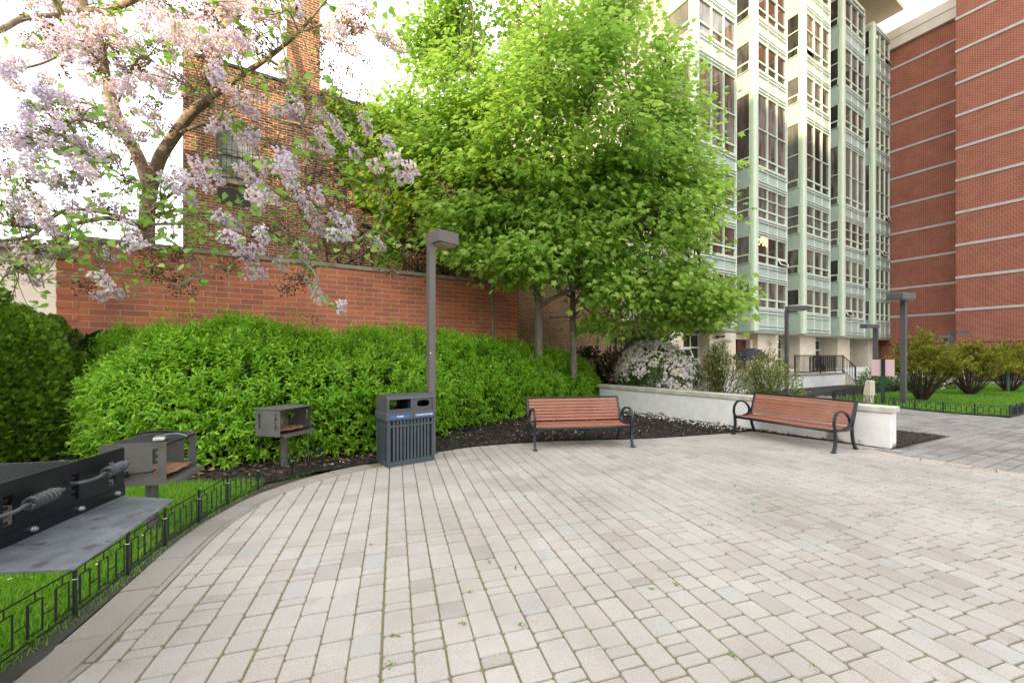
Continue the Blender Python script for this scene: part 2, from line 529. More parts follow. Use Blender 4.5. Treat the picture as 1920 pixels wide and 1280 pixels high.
def inside(poly, x, y):
    poly = np.asarray(poly)
    x, y = np.asarray(x), np.asarray(y)
    r = np.zeros(x.shape, dtype=bool)
    n = len(poly)
    j = n - 1
    for i in range(n):
        xi, yi = poly[i]
        xj, yj = poly[j]
        c = ((yi > y) != (yj > y)) & (x < (xj - xi) * (y - yi) / (yj - yi + 1e-12) + xi)
        r ^= c
        j = i
    return r
def clip_poly(q, a, n):
    """keep the side of q where (p-a).n <= 0"""
    out = []
    for i in range(len(q)):
        p, r_ = q[i], q[(i + 1) % len(q)]
        dp, dr = (p - a) @ n, (r_ - a) @ n
        if dp <= 0:
            out.append(p)
        if (dp < 0) != (dr < 0) and dp != dr:
            out.append(p + (r_ - p) * dp / (dp - dr))
    return out
def pavers(name, poly, ang, width, lens, probs, mat, joint=0.0075, z=0.0, bev=0.006, corner=0.012, rg=None, ox=0.0):
    rg = rg or np.random.default_rng(3)
    poly = np.asarray(poly)
    va = np.array([-math.sin(ang), math.cos(ang)])
    ua = np.array([math.cos(ang), math.sin(ang)])
    U, W_ = poly @ ua, poly @ va
    mb = MB()
    seg_a, seg_b = poly, np.roll(poly, -1, axis=0)
    sd_ = seg_b - seg_a
    sl = np.linalg.norm(sd_, axis=1) + 1e-9
    area = np.sum(poly[:, 0] * np.roll(poly[:, 1], -1) - np.roll(poly[:, 0], -1) * poly[:, 1])
    sn = np.stack([sd_[:, 1], -sd_[:, 0]], 1) / sl[:, None] * (1 if area > 0 else -1)   # outward
    u = U.min() - width + ox
    while u < U.max() + width:
        v = W_.min() - rg.random() * 0.3
        wob = rg.normal(0, 0.0015)
        while v < W_.max() + 0.3:
            l = rg.choice(lens, p=probs)
            cu, cv = u + width / 2, v + l / 2
            cx, cy = ua * cu + va * cv
            hw, hl = width / 2 - joint / 2 - abs(rg.normal(0, 0.001)), l / 2 - joint / 2 - abs(rg.normal(0, 0.001))
            k = corner
            loc = np.array([(-hw + k, -hl), (hw - k, -hl), (hw, -hl + k), (hw, hl - k), (hw - k, hl), (-hw + k, hl), (-hw, hl - k), (-hw, -hl + k)])
            da = rg.normal(0, 0.006)
            loc = loc @ np.array([[math.cos(da), math.sin(da)], [-math.sin(da), math.cos(da)]])
            q = np.array([cx, cy]) + loc[:, :1] * ua + loc[:, 1:] * va + wob
            ins = inside(poly, q[:, 0], q[:, 1])
            v += l
            if not ins.any() or cy < -0.6:
                continue
            if not ins.all():
                c = np.array([cx, cy])
                t_ = np.clip(np.einsum('ij,ij->i', c - seg_a, sd_) / sl ** 2, 0, 1)
                dd = np.linalg.norm(seg_a + t_[:, None] * sd_ - c, axis=1)
                i = int(dd.argmin())
                q = clip_poly(list(q), seg_a[i] - sn[i] * 0.006, sn[i])
                if len(q) < 3:
                    continue
                q = np.array(q)
            n = len(q)
            c = q.mean(0)
            rad = np.linalg.norm(q - c, axis=1)
            if rad.max() < 0.03:
                continue
            qi = c + (q - c) * (1 - bev / np.maximum(rad, 0.03))[:, None]
            tilt = rg.normal(0, 0.006, 2)
            dz = rg.normal(0, 0.0012)
            zt = z + dz + (qi - c) @ tilt
            V = np.vstack([np.c_[q, np.full(n, z - 0.03)], np.c_[q, z - 0.006 + dz + (q - c) @ tilt], np.c_[qi, zt]])
            Fs = [tuple(range(2 * n, 3 * n))]
            for a in range(n):
                b = (a + 1) % n
                Fs.append((a, b, n + b, n + a))
                Fs.append((n + a, n + b, 2 * n + b, 2 * n + a))
            mb.add(V, Fs)
        u += width
    o = mb.build(name, mat, None, uv=False)
    o['kind'] = 'structure'
    return o
PAV_ANG = math.atan2(220, 747)
def offset_line(line, d):
    line = np.asarray(line)
    T = np.gradient(line, axis=0)
    T /= np.linalg.norm(T, axis=1)[:, None]
    return line + np.stack([-T[:, 1], T[:, 0]], 1) * d
# plaza: flagstone edging on the left, random-length pavers inside
LEFT = np.array([p for p in EDGE_S if p[0] < -2.05 and p[1] < 6.5])
LEFT_IN = offset_line(LEFT, -0.30)
FIELD = [tuple(p) for p in LEFT_IN] + [tuple(p) for p in EDGE_S if not (p[0] < -2.05 and p[1] < 6.5)] + PLAZA[len(EDGE_S):]
pavers('plaza_paving', FIELD, PAV_ANG, 0.176, [0.085, 0.168, 0.235], [0.22, 0.42, 0.36], m_pav)
def strip(name, a, b, step, mat, gap=0.006, z=0.0, kind='structure', jit=0.25):
    """row of stones between two parallel lines"""
    a, b = np.asarray(a), np.asarray(b)
    d = np.r_[0, np.cumsum(np.linalg.norm(np.diff(a, axis=0), axis=1))]
    ts, s_ = [], 0.0
    while s_ < d[-1]:
        ts.append(s_)
        s_ += step * (1 + rng.uniform(-jit, jit))
    if d[-1] - ts[-1] > 0.08:
        ts.append(d[-1] + gap)
    f = lambda L_, t_: np.array([np.interp(t_, d, L_[:, 0]), np.interp(t_, d, L_[:, 1])])
    mb = MB()
    for t0, t1 in zip(ts[:-1], ts[1:]):
        t1 -= gap
        q = np.array([f(a, t0), f(a, (t0 + t1) / 2), f(a, t1), f(b, t1), f(b, (t0 + t1) / 2), f(b, t0)])
        n = len(q)
        c = q.mean(0)
        q = c + (q - c) * 0.985
        qi = c + (q - c) * (1 - 0.007 / np.linalg.norm(q - c, axis=1))[:, None]
        dz = rng.normal(0, 0.002)
        V = np.vstack([np.c_[q, np.full(n, z - 0.03)], np.c_[q, np.full(n, z - 0.006 + dz)], np.c_[qi, np.full(n, z + dz)]])
        Fs = [tuple(range(2 * n, 3 * n))]
        for i in range(n):
            j = (i + 1) % n
            Fs += [(i, j, n + j, n + i), (n + i, n + j, 2 * n + j, 2 * n + i)]
        mb.add(V, Fs)
    o = mb.build(name, mat, None, uv=False)
    o['kind'] = kind
    return o
strip('flagstone_edging', LEFT, offset_line(LEFT, -0.245), 0.47, m_flag)
strip('flagstone_edging', offset_line(LEFT, -0.25), offset_line(LEFT, -0.295), 0.55, m_flag)
strip('paver_border', offset_line(RBORD, 0.005), offset_line(RBORD, 0.23), 0.27, m_border, jit=0.08)
sheet('joint_sand', [(p[0], p[1]) for p in PLAZA], -0.010, m_joint)
# grey path on the right
PATH = [tuple(p) for p in offset_line(RBORD, 0.24)][::-1] + [(7.28, 7.28), (9.25, 8.42), (8.75, 9.4), (8.3, 11.0), (10.6, 15.2), (12.1, 15.0), (12.55, 13.8), (12.66, 12.57), (13.04, 11.65), (13.75, 11.0),
        (15.11, 11.72), (19, 13.8), (19, -1.5)]
pavers('path_paving', PATH, R(27 - 90), 0.20, [0.20, 0.30, 0.40], [0.3, 0.4, 0.3], m_pav2, joint=0.012, corner=0.006)
sheet('path_joint_sand', PATH, -0.014, m_soil)
sheet('path', [(5.5, 2), (70, 2), (70, 70), (3, 70), (3, 14)], -0.03, m_pathsheet)
# planting beds
WALL_ROT = math.atan2(0.507, 0.862)
dW = np.array([0.862, 0.507])
nW = np.array([-0.507, 0.862])
A0 = np.array([-9.5, 8.3])
OFF = 0.012
bed = [(-3.30, 5.30), (-2.95, 5.75)] + [tuple(p) for p in EDGE_S if p[0] > -2.6 and p[1] > 5.9] + [(6.70, 7.55), (2.87, 13.15), (6, 17.5), tuple(A0 + dW * 20 + nW), tuple(A0 - dW * 6 + nW), (-12, 5), (-5.2, 5.2)]
sheet('mulch_bed', bed, OFF, m_mulch)
sheet('mulch_bed', [(7.22, 7.42), (9.2, 8.45), (8.6, 9.3), (8.0, 10.6), (9.6, 14.8), (13, 17), (20.0, 22.8), (16, 24), (3.1, 16.0), (3.2, 13.3)], OFF, m_mulch)
LAWN_L = [(-2.66, -1.5), (-2.67, 0.6), (-2.76, 2.07), (-2.84, 2.38), (-2.93, 2.71), (-3.08, 3.22), (-3.2, 3.65), (-3.28, 4.2), (-3.26, 4.95), (-3.3, 5.32), (-5.2, 5.22), (-12, 5.0), (-12, -1.5)]
sheet('lawn', LAWN_L, 0.004, m_turf)
sheet('soil_strip', [(p[0], p[1]) for p in LEFT] + [(-3.3, 5.2), (-3.3, 4.6), (-3.25, 3.6), (-3.0, 2.6), (-2.8, 1.8), (-2.7, -1.5)], 0.0, m_soil)
LAWN_R = [(13.75, 11.04), (13.04, 11.65), (12.66, 12.57), (12.57, 13.8), (12.2, 14.94), (12.9, 16.0), (15.84, 17.4), (27.17, 23.96), (31, 24), (15.11, 11.76)]
sheet('lawn', LAWN_R, 0.02, m_turf)
sheet('mulch_bed', [(13.2, 17.0), (16, 18.2), (27, 24.8), (40, 30), (38, 34), (26, 27), (20.5, 23.2)], 0.006, m_mulch)

# ------------------------------------------------------------------ red block garden wall
m_block = M_brick('block_wall', (0.62, 0.20, 0.10), (0.40, 0.145, 0.095), (0.60, 0.36, 0.25), 0.49, 0.1356, 0.009, var=0.3, bstr=0.5,
                  patch=((0.26, 0.115, 0.09), 0.9, 0.58, 0.45, (1, 0.6, 1)), patch2=((0.62, 0.48, 0.42), 1.6, 0.62, 0.35, (1.6, 0.5, 1)))
m_coping = M_plain('coping_stone', (0.28, 0.25, 0.19), 0.9, scale=4, var=0.35, bmp=0.3)
m_cream = M_plain('cream_render', (0.74, 0.65, 0.52), 0.85, scale=1.5, var=0.08, bmp=0.1)
bw = thing('garden_wall', 'orange red block garden wall with stone coping behind the green hedge', 'wall', (A0[0], A0[1], 0), WALL_ROT)
mb = MB(); mb.box((0.33, 0, 0), (11.25, 0.3, 4.14)); mb.build('wall_face', m_block, bw)
mb = MB(); mb.box((0.0, 0.004, 0), (0.329, 0.3, 3.72))
for k in range(0, 28, 2):
    mb.box((-0.003, -0.012, k * 0.1356 + 0.005), (0.325, 0.2, (k + 1) * 0.1356 - 0.005))
mb.build('corner_pier', m_block, bw)
mb = MB(); mb.box((0.30, -0.05, 4.143), (11.27, 0.36, 4.25)); mb.bbox(np.array([-0.06, -0.05, 3.722]), np.array([0.33, 0.36, 3.80]), 0.02); mb.build('coping', m_coping, bw)

# ------------------------------------------------------------------ old brown brick building behind it
m_old = M_brick('old_brick', (0.26, 0.105, 0.055), (0.10, 0.05, 0.038), (0.52, 0.38, 0.23), 0.215, 0.072, 0.0095, var=0.5, bstr=0.5,
                patch=((0.40, 0.165, 0.07), 0.5, 0.56, 0.4))
m_glass_old = M_plain('old_glass', (0.35, 0.36, 0.33), 0.15, scale=3, var=0.5)
m_oldframe = M_plain('weathered_frame', (0.22, 0.20, 0.16), 0.8, scale=8, var=0.3)
m_darksteel = M_plain('dark_steel', (0.025, 0.028, 0.032), 0.5, scale=10)
ob = thing('old_brick_building', 'old brown brick building with chimney and barred window behind the red wall', 'building', tuple(A0 + nW * 1.0) + (0,), WALL_ROT)
mb = MB()
W0, W1, ZT = 1.9, 17.4, 9.40
wx0, wx1, wz0, wz1 = 2.58, 3.52, 6.36, 7.93
mb.box((W0, 0, 0), (wx0, 0.4, ZT)); mb.box((wx1, 0, 0), (W1, 0.4, ZT)); mb.box((wx0, 0, 0), (wx1, 0.4, wz0)); mb.box((wx0, 0, wz1), (wx1, 0.4, ZT))
mb.box((W0, 0.4, 0), (W0 + 0.4, 14, ZT)); mb.box((W0 + 0.4, 0.4, ZT - 0.6), (W1, 14, ZT - 0.3))
mb.build('wall', m_old, ob)
mb = MB(); mb.box((W0 - 0.04, -0.04, ZT + 0.003), (W1, 0.45, ZT + 0.08)); mb.box((W0 - 0.04, 0.45, ZT + 0.003), (W0 + 0.45, 14, ZT + 0.08)); mb.build('parapet_coping', m_darksteel, ob)
mb = MB(); mb.box((4.2, -0.05, 8.3), (5.05, 0.9, 13.6)); mb.box((4.15, -0.1, 13.603), (5.1, 0.95, 13.8)); mb.build('chimney', m_old, ob)
ow = MB()
for a, b in (((wx0, 0.12, wz0), (wx0 + 0.1, 0.3, wz1)), ((wx1 - 0.1, 0.12, wz0), (wx1, 0.3, wz1)), ((wx0 + 0.1, 0.12, wz1 - 0.08), (wx1 - 0.1, 0.3, wz1)), ((wx0 + 0.1, 0.15, (wz0 + wz1) / 2 - 0.03), (wx1 - 0.1, 0.28, (wz0 + wz1) / 2 + 0.03))):
    ow.box(a, b)
win = ow.build('window', m_oldframe, ob)
mb = MB(); mb.box((wx0 + 0.1, 0.22, wz0), (wx1 - 0.1, 0.23, wz1 - 0.08)); mb.build('pane', m_glass_old, win)
mb = MB(); mb.box((wx0 - 0.08, -0.1, wz0 - 0.09), (wx1 + 0.08, 0.2, wz0 - 0.003)); mb.build('sill', m_coping, win)
mb = MB()
for i in range(7):
    x = wx0 + 0.12 + i * 0.115
    mb.tube([(x, -0.06, wz0), (x, -0.06, wz1)], 0.009, 5)
for z in (wz0 + 0.25, wz0 + 0.8, wz1 - 0.2):
    mb.tube([(wx0, -0.06, z), (wx1, -0.06, z)], 0.009, 5)
mb.build('window_bars', m_darksteel, win)
mb = MB(); mb.box((wx0 + 0.05, -0.02, 5.75), (wx1 - 0.15, 0.0, 6.15)); mb.build('dark_vent', m_darksteel, ob)
mb = MB()
cz = smoothline([(6.2, -0.07, 5.75), (8, -0.07, 5.35), (10.3, -0.07, 5.22), (12.5, -0.07, 5.2), (15, -0.07, 5.15)], 6)
mb.tube(cz, 0.05, 6); mb.tube(cz + [0, 0.01, -0.22], 0.035, 6)
mb.build('conduit', m_darksteel, ob)
mb = MB(); mb.tube([(6.9, -0.08, 0), (6.9, -0.08, 9.3)], 0.06, 8); mb.build('downpipe', M_plain('grey_pipe', (0.12, 0.13, 0.15), 0.5), ob)

# ------------------------------------------------------------------ cream building far left
m_roof = M_plain('grey_roof', (0.25, 0.24, 0.22), 0.8, scale=3, var=0.2)
cb = thing('cream_building', 'low cream rendered building with grey roof left of the red wall', 'building', (-15.2, 13.2, 0), R(8))
mb = MB(); mb.box((-14, 0, 0), (2.6, 9, 5.3)); mb.build('wall', m_cream, cb)
mb = MB()
mb.add([(-14.3, -0.3, 5.303), (2.9, -0.3, 5.303), (2.9, 9.3, 5.303), (-14.3, 9.3, 5.303), (-10, 4.5, 6.6), (-1.4, 4.5, 6.6)], [(0, 1, 5, 4), (1, 2, 5), (2, 3, 4, 5), (3, 0, 4), (3, 2, 1, 0)])
mb.build('roof', m_roof, cb)
mb = MB(); mb.box((-14.35, -0.38, 5.18), (2.95, -0.303, 5.30)); mb.build('gutter', m_coping, cb)

# ------------------------------------------------------------------ low white wall
m_white = M_plain('white_paint', (0.72, 0.72, 0.70), 0.8, scale=2.2, var=0.1, bmp=0.15)
def white_wall_mat():
    m, t, b, o = newmat('white_wall_paint')
    n = noise(t, 1.8, 7)
    g = t.nodes.new('ShaderNodeTexCoord')
    s = t.nodes.new('ShaderNodeSeparateXYZ')
    t.links.new(g.outputs['Object'], s.inputs[0])
    # peeling paint near the foot of the wall, in patches
    mth = t.nodes.new('ShaderNodeMath'); mth.operation = 'MULTIPLY_ADD'
    t.links.new(s.outputs['Z'], mth.inputs[0]); mth.inputs[1].default_value = -1.1; mth.inputs[2].default_value = 0.12
    ad = t.nodes.new('ShaderNodeMath'); ad.operation = 'ADD'
    t.links.new(mth.outputs[0], ad.inputs[0]); t.links.new(n, ad.inputs[1])
    f = ramp(t, ad.outputs[0], [(0.60, (0, 0, 0)), (0.66, (1, 1, 1))])
    c = mixc(t, ramp(t, noise(t, 5, 5), [(0.35, (0.74, 0.74, 0.73)), (0.65, (0.83, 0.83, 0.82))]), (0.27, 0.23, 0.18), f)
    t.links.new(c, b.inputs['Base Color'])
    b.inputs['Roughness'].default_value = 0.8
    bump(t, b, noise(t, 40, 4), 0.2)
    return m
wa, wb = np.array([6.91, 7.26]), np.array([2.87, 13.1])
wl = float(np.linalg.norm(wb - wa))
ww = thing('low_wall', 'low white painted wall with grey coping behind the right bench', 'wall', (wa[0], wa[1], 0), math.atan2(wb[1] - wa[1], wb[0] - wa[0]))
mb = MB(); mb.bbox(np.array([0, -0.36, 0]), np.array([wl, 0, 0.65]), 0.012); mb.build('wall_face', white_wall_mat(), ww)
mb = MB()
x = -0.04
for l in (2.45, 2.45, 2.35):
    mb.bbox(np.array([x, -0.40, 0.653]), np.array([x + l - 0.008, 0.035, 0.76]), 0.012); x += l
mb.build('coping', M_plain('wall_coping', (0.50, 0.49, 0.42), 0.85, scale=3, var=0.3, bmp=0.3), ww)

# ------------------------------------------------------------------ green glazed apartment building
m_panel = M_plain('green_panel', (0.45, 0.565, 0.485), 0.4, scale=0.7, var=0.06)
m_gframe = M_plain('pale_green_frame', (0.68, 0.78, 0.62), 0.45, scale=1, var=0.05)
m_column = M_plain('pale_green_column', (0.66, 0.77, 0.58), 0.4, scale=1, var=0.05)
m_rail = M_plain('white_rail', (0.82, 0.85, 0.80), 0.4, var=0.04)
m_railshadow = M_plain('rail_shadow_line', (0.10, 0.13, 0.11), 0.6)  # dark colour standing in for the shadow gap under each white rail
m_soffit = M_plain('soffit', (0.30, 0.30, 0.22), 0.7)
def glass(name, base, var, rough=0.04):
    m, t, b, o = newmat(name)
    n = t.nodes.new('ShaderNodeTexNoise'); n.inputs['Scale'].default_value = 0.9; n.inputs['Detail'].default_value = 2
    g = t.nodes.new('ShaderNodeTexCoord'); mpn = t.nodes.new('ShaderNodeMapping'); mpn.inputs['Scale'].default_value = (2.5, 2.5, 0.5)
    t.links.new(g.outputs['Object'], mpn.inputs[0]); t.links.new(mpn.outputs[0], n.inputs['Vector'])
    t.links.new(ramp(t, n.outputs['Fac'], [(0.35, base), (0.62, var)]), b.inputs['Base Color'])
    b.inputs['Roughness'].default_value = rough
    b.inputs['Specular IOR Level'].default_value = 0.9
    return m
GL = [glass('glass_dark', (0.016, 0.016, 0.016), (0.055, 0.052, 0.048)), glass('glass_curtain', (0.04, 0.039, 0.036), (0.20, 0.19, 0.16)), glass('glass_blind', (0.11, 0.11, 0.10), (0.19, 0.18, 0.15)), glass('glass_brown', (0.05, 0.028, 0.022), (0.11, 0.08, 0.065))]
gb = thing('apartment_building', 'tall pale green apartment building with stepped glazed bays', 'building', (17.5, 28.8, 0), WALL_ROT)
DEP = 2.0
TOP = 35.0
mb = MB(); mb.box((-12.8, DEP, 3.9), (28.2, DEP + 12, TOP + 1)); mb.build('wall', M_plain('pale_cream_wall', (0.50, 0.46, 0.37), 0.8, var=0.06), gb)
mb = MB(); mb.box((-12, -1.2, TOP + 2.0), (25.4, DEP + 12, TOP + 2.35)); mb.build('roof_slab', M_plain('roof_soffit', (0.55, 0.45, 0.30), 0.8), gb)
ROWS = [(5.26, 7.2, 0), (8.5, 10.5, 0), (11.8, 14.1, 1), (15.6, 20.9, 2), (22.6, 24.7, 0), (26.5, 29.9, 1), (32.0, 34.4, 0)]
Z0 = 3.5
def window(parent, face, x0, x1, z0, z1, typ, ncol, gmat, opened=-1):
    """one glazed opening; face 'f' = front (along x at y=0), 'l' = left return (along y at x=0)"""
    mb = MB()
    def bx(a, b, za, zb, d0, d1):
        if face == 'f':
            mb.box((a, d0, za), (b, d1, zb))
        else:
            mb.box((d0, a, za), (d1, b, zb))
    hop = z0 + 0.62
    rows = [hop, z1]
    if typ == 1: rows = [hop, z0 + 0.62 + (z1 - z0 - 0.62) * 0.5, z1]
    if typ == 2: rows = [hop, z0 + 2.7, z1]
    mb.m = 1
    cw = (x1 - x0) / ncol
    for i in range(ncol):
        a, b = x0 + i * cw, x0 + (i + 1) * cw
        zz = z0
        for j, zt in enumerate(rows):
            if not (opened == i and j == 0):
                bx(a + 0.04, b - 0.04, zz + 0.03, zt - 0.03, 0.06, 0.07)
            zz = zt
    mb.m = 0
    fw = 0.028
    bx(x0, x1, z0 - 0.05, z0 + 0.05, -0.03, 0.10)
    bx(x0, x1, z1 - 0.04, z1 + 0.04, -0.03, 0.10)
    for i in range(ncol + 1):
        c = x0 + i * cw
        a, b = max(x0, c - fw), min(x1, c + fw)
        bx(a, b, z0 + 0.05, z1 - 0.04, -0.05, 0.10)
    for j, zt in enumerate(rows[:-1]):
        for i in range(ncol):
            a, b = x0 + i * cw + (fw if 1 else 0), x0 + (i + 1) * cw - fw
            bx(a, b, zt - (0.06 if j == 0 else 0.035), zt + (0.05 if j == 0 else 0.035), -0.03, 0.09)
    for i in range(ncol):       # heavier hopper frames
        a, b = x0 + i * cw + fw, x0 + (i + 1) * cw - fw
        bx(a, a + 0.07, z0 + 0.05, hop - 0.06, -0.015, 0.09)
        bx(b - 0.07, b, z0 + 0.05, hop - 0.06, -0.015, 0.09)
    wo_ = mb.build('window', [m_gframe, gmat], parent)
    return wo_
def hopper(parent, x0, x1, z0, z1):
    """bottom hinged sash tilted out"""
    mb = MB()
    h_ = z1 - z0
    dx, dz = -0.42 * h_, 0.90 * h_
    for i in range(2):
        m_ = 0
    V = lambda t, s_: (x0 + (x1 - x0) * t, -0.05 + dx * (1 - s_), z1 - dz * (1 - s_))
    def quad(t0, t1, s0, s1, m):
        mb.m = m
        a = np.array([V(t0, s0), V(t1, s0), V(t1, s1), V(t0, s1)])
        off = np.array([0, 0.03, 0.012])
        mb.add(np.vstack([a, a + off]), [(0, 1, 2, 3), (7, 6, 5, 4), (0, 4, 5, 1), (1, 5, 6, 2), (2, 6, 7, 3), (3, 7, 4, 0)])
    quad(0, 0.12, 0, 1, 0); quad(0.88, 1, 0, 1, 0); quad(0.12, 0.88, 0, 0.14, 0); quad(0.12, 0.88, 0.86, 1, 0); quad(0.12, 0.88, 0.14, 0.86, 1)
    return mb.build('open_sash', [m_rail, GL[0]], parent)
bays = [(-6.9, 4.55, 3), (0.0, 4.5, 3), (7.25, 4.6, 3), (14.5, 4.7, 3), (21.5, 5.3, 4)]
opens = {(1, 1): 2, (3, 0): 0, (4, 2): 1, (4, 6): 2, (2, 5): 0, (4, 3): 2}
for bi, (bx0, bwid, nc) in enumerate(bays):
    # panels and soffit of the bay (drawn around the openings)
    mb = MB()
    top = TOP - (0 if bi < 4 else 0.2)
    zs = [Z0] + [z for r_ in ROWS for z in (r_[0], r_[1])] + [top]
    cwid = 0.46
    for a, b in zip(zs[0::2], zs[1::2]):
        mb.box((bx0 + cwid, 0, a), (bx0 + bwid, 0.12, b))
        mb.box((bx0 + 0.02, 0.12, a), (bx0 + 0.14, DEP, b))
    mb.box((bx0 + bwid - 0.12, 0.12, Z0), (bx0 + bwid, DEP, top))
    mb.m = 1
    for z in zs[1:-1]:
        mb.box((bx0 - 0.03, 0.32, z - 0.05), (bx0 + 0.015, DEP - 0.05, z + 0.05))
    mb.m = 0
    bay = mb.build('bay', [m_panel, m_gframe], gb)
    mb = MB(); mb.box((bx0 - 0.05, -0.06, Z0 - 0.14), (bx0 + bwid + 0.03, DEP + 0.3, Z0 - 0.003)); mb.build('soffit', m_soffit, bay)
    mb = MB(); mb.box((bx0 - 0.02, -0.05, top + 0.003), (bx0 + bwid + 0.02, DEP, top + 0.22)); mb.build('bay_roof', m_gframe, bay)
    # rounded corner column with joints
    mb = MB()
    z = Z0
    jz = [Z0] + [(a + b) / 2 + 0.3 for a, b in zip([r_[1] for r_ in ROWS][:-1], [r_[0] for r_ in ROWS][1:])] + [top]
    for a, b in zip(jz[:-1], jz[1:]):
        ring = [(bx0, 0.30), (bx0 - 0.05, 0.20), (bx0 - 0.05, 0.02), (bx0 + 0.0, -0.07), (bx0 + 0.10, -0.11), (bx0 + 0.36, -0.11), (bx0 + 0.46, -0.04), (bx0 + 0.46, 0.14), (bx0 + 0.12, 0.30)]
        mb.poly(ring, a + 0.015, b - 0.015)
        mb.poly([(bx0 + (x - bx0 - 0.2) * 0.96 + 0.2, y * 0.96) for x, y in ring], b - 0.015, b + 0.015)
    mb.build('column', m_column, bay)
    # white rails and mullions over the spandrels, dark bars drawn as the rails' shadows
    mb = MB()
    cw = (bwid - cwid) / nc
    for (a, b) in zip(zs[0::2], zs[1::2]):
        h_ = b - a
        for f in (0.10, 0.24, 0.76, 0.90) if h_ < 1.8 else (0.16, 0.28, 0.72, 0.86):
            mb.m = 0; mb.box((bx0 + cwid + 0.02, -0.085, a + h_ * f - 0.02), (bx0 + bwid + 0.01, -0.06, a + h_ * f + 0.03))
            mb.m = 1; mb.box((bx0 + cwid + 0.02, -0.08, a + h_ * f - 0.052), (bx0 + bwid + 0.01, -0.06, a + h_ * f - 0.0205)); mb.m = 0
        for i in range(nc * 1 + 1):
            x = bx0 + cwid + i * cw
            x = min(max(x, bx0 + cwid + 0.02), bx0 + bwid - 0.03)
            mb.box((x - 0.03, -0.055, a + 0.055), (x + 0.03, -0.003, b - 0.055))
    mb.box((bx0 + bwid - 0.02, -0.09, Z0), (bx0 + bwid + 0.05, -0.055, top))
    mb.build('rail_grille', [m_rail, m_railshadow], bay)
    for ri, (za, zb, typ) in enumerate(ROWS):
        g1, g2 = GL[int(rng.choice(4, p=[0.42, 0.33, 0.13, 0.12]))], GL[int(rng.choice(4, p=[0.28, 0.27, 0.42, 0.03]))]
        op = opens.get((bi, ri), -1)
        window(bay, 'f', bx0 + cwid, bx0 + bwid, za, zb, typ, nc, g1, op)
        if op >= 0:
            hopper(bay, bx0 + cwid + op * cw + 0.04, bx0 + cwid + (op + 1) * cw - 0.04, za + 0.05, za + 0.56)
        wl_ = window(bay, 'l', 0.30, DEP - 0.02, za, zb, typ, 1, g2)
        wl_.location.x = bx0 + 0.0
# interior lamp glints seen through one window: small lit chandelier bulbs
m_bulb, t_, b_, o_ = newmat('lit_bulb')
b_.inputs['Emission Color'].default_value = (1, 0.55, 0.18, 1); b_.inputs['Emission Strength'].default_value = 5
mb = MB()
for i in range(16):
    q = np.array([1.0 + rng.uniform(-0.45, 0.9), 0.045, 10.12 + rng.uniform(-0.25, 0.25)])
    mb.lathe([(0.005, -0.03), (0.03, 0), (0.005, 0.03)], 6, q)
    mb.tube([q, (1.2, 0.052, 10.45)], 0.002, 3, False)
mb.build('chandelier', m_bulb, gb)
# ground storey
mb = MB()
mb.box((-26, 3.6, 0), (28.2, DEP + 11.5, 3.897))
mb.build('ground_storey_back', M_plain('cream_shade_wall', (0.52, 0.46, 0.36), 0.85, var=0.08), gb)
for a, b in ((-8.4, -6.9), (-4.1, -1.0), (1.9, 4.9), (8.4, 11.2), (15.6, 18.2), (22.6, 24.4), (26.6, 28.1)):
    mb = MB(); mb.box((a, 0.75, 0), (b, 3.597, 3.35)); mb.build('pier', m_cream, gb)
mb = MB(); mb.box((-26, 0.7, 3.33), (28.1, 3.597, 3.3595)) if False else None
m_door = M_plain('brown_door', (0.09, 0.035, 0.02), 0.4, scale=3, var=0.3)
mb = MB()
mb.box((-1.0, 1.5, 0), (1.9, 1.6, 2.95))
for x in (-0.95, 0.42, 1.82):
    mb.box((x - 0.06, 1.42, 0), (x + 0.06, 1.497, 2.95))
mb.build('door', m_door, gb)
mb = MB(); mb.box((-1.0, 1.3, 2.953), (1.9, 1.75, 3.35)); mb.box((1.55, 1.1, 0), (1.9, 1.45, 2.95)); mb.build('door_surround', m_cream, gb)
def ground_window(x0, x1, z0, z1, y, sash=False):
    mb = MB()
    n = 3 if x1 - x0 > 1.6 else 2
    mb.m = 1; mb.box((x0, y + 0.05, z0), (x1, y + 0.07, z1)); mb.m = 0
    for i in range(n + 1):
        x = x0 + (x1 - x0) * i / n
        mb.box((x - 0.05, y - 0.03, z0), (x + 0.05, y + 0.045, z1))
    for z in (z0 + 0.02, z0 + (z1 - z0) * 0.36, z0 + (z1 - z0) * 0.66, z1 - 0.02):
        mb.box((x0, y - 0.045, z - 0.05), (x1, y - 0.033, z + 0.05))
    o = mb.build('window', [m_gframe, GL[0]], gb)
    if sash:
        xa = x0 + (x1 - x0) / n
        hopper(o, xa + 0.06, xa + (x1 - x0) / n - 0.06, z0 + (z1 - z0) * 0.38, z0 + (z1 - z0) * 0.64).location.y = y
ground_window(-6.9, -4.1, 0.5, 3.2, 1.6, True)
ground_window(4.9, 8.4, 0.4, 3.2, 2.2)
ground_window(11.2, 15.6, 0.4, 3.2, 2.2)
ground_window(18.2, 22.6, 0.4, 3.2, 2.2)
ground_window(24.4, 26.6, 0.4, 3.2, 2.2)
mb = MB()
m_lampglass = M_plain('white_lamp_glass', (0.75, 0.72, 0.66), 0.3)
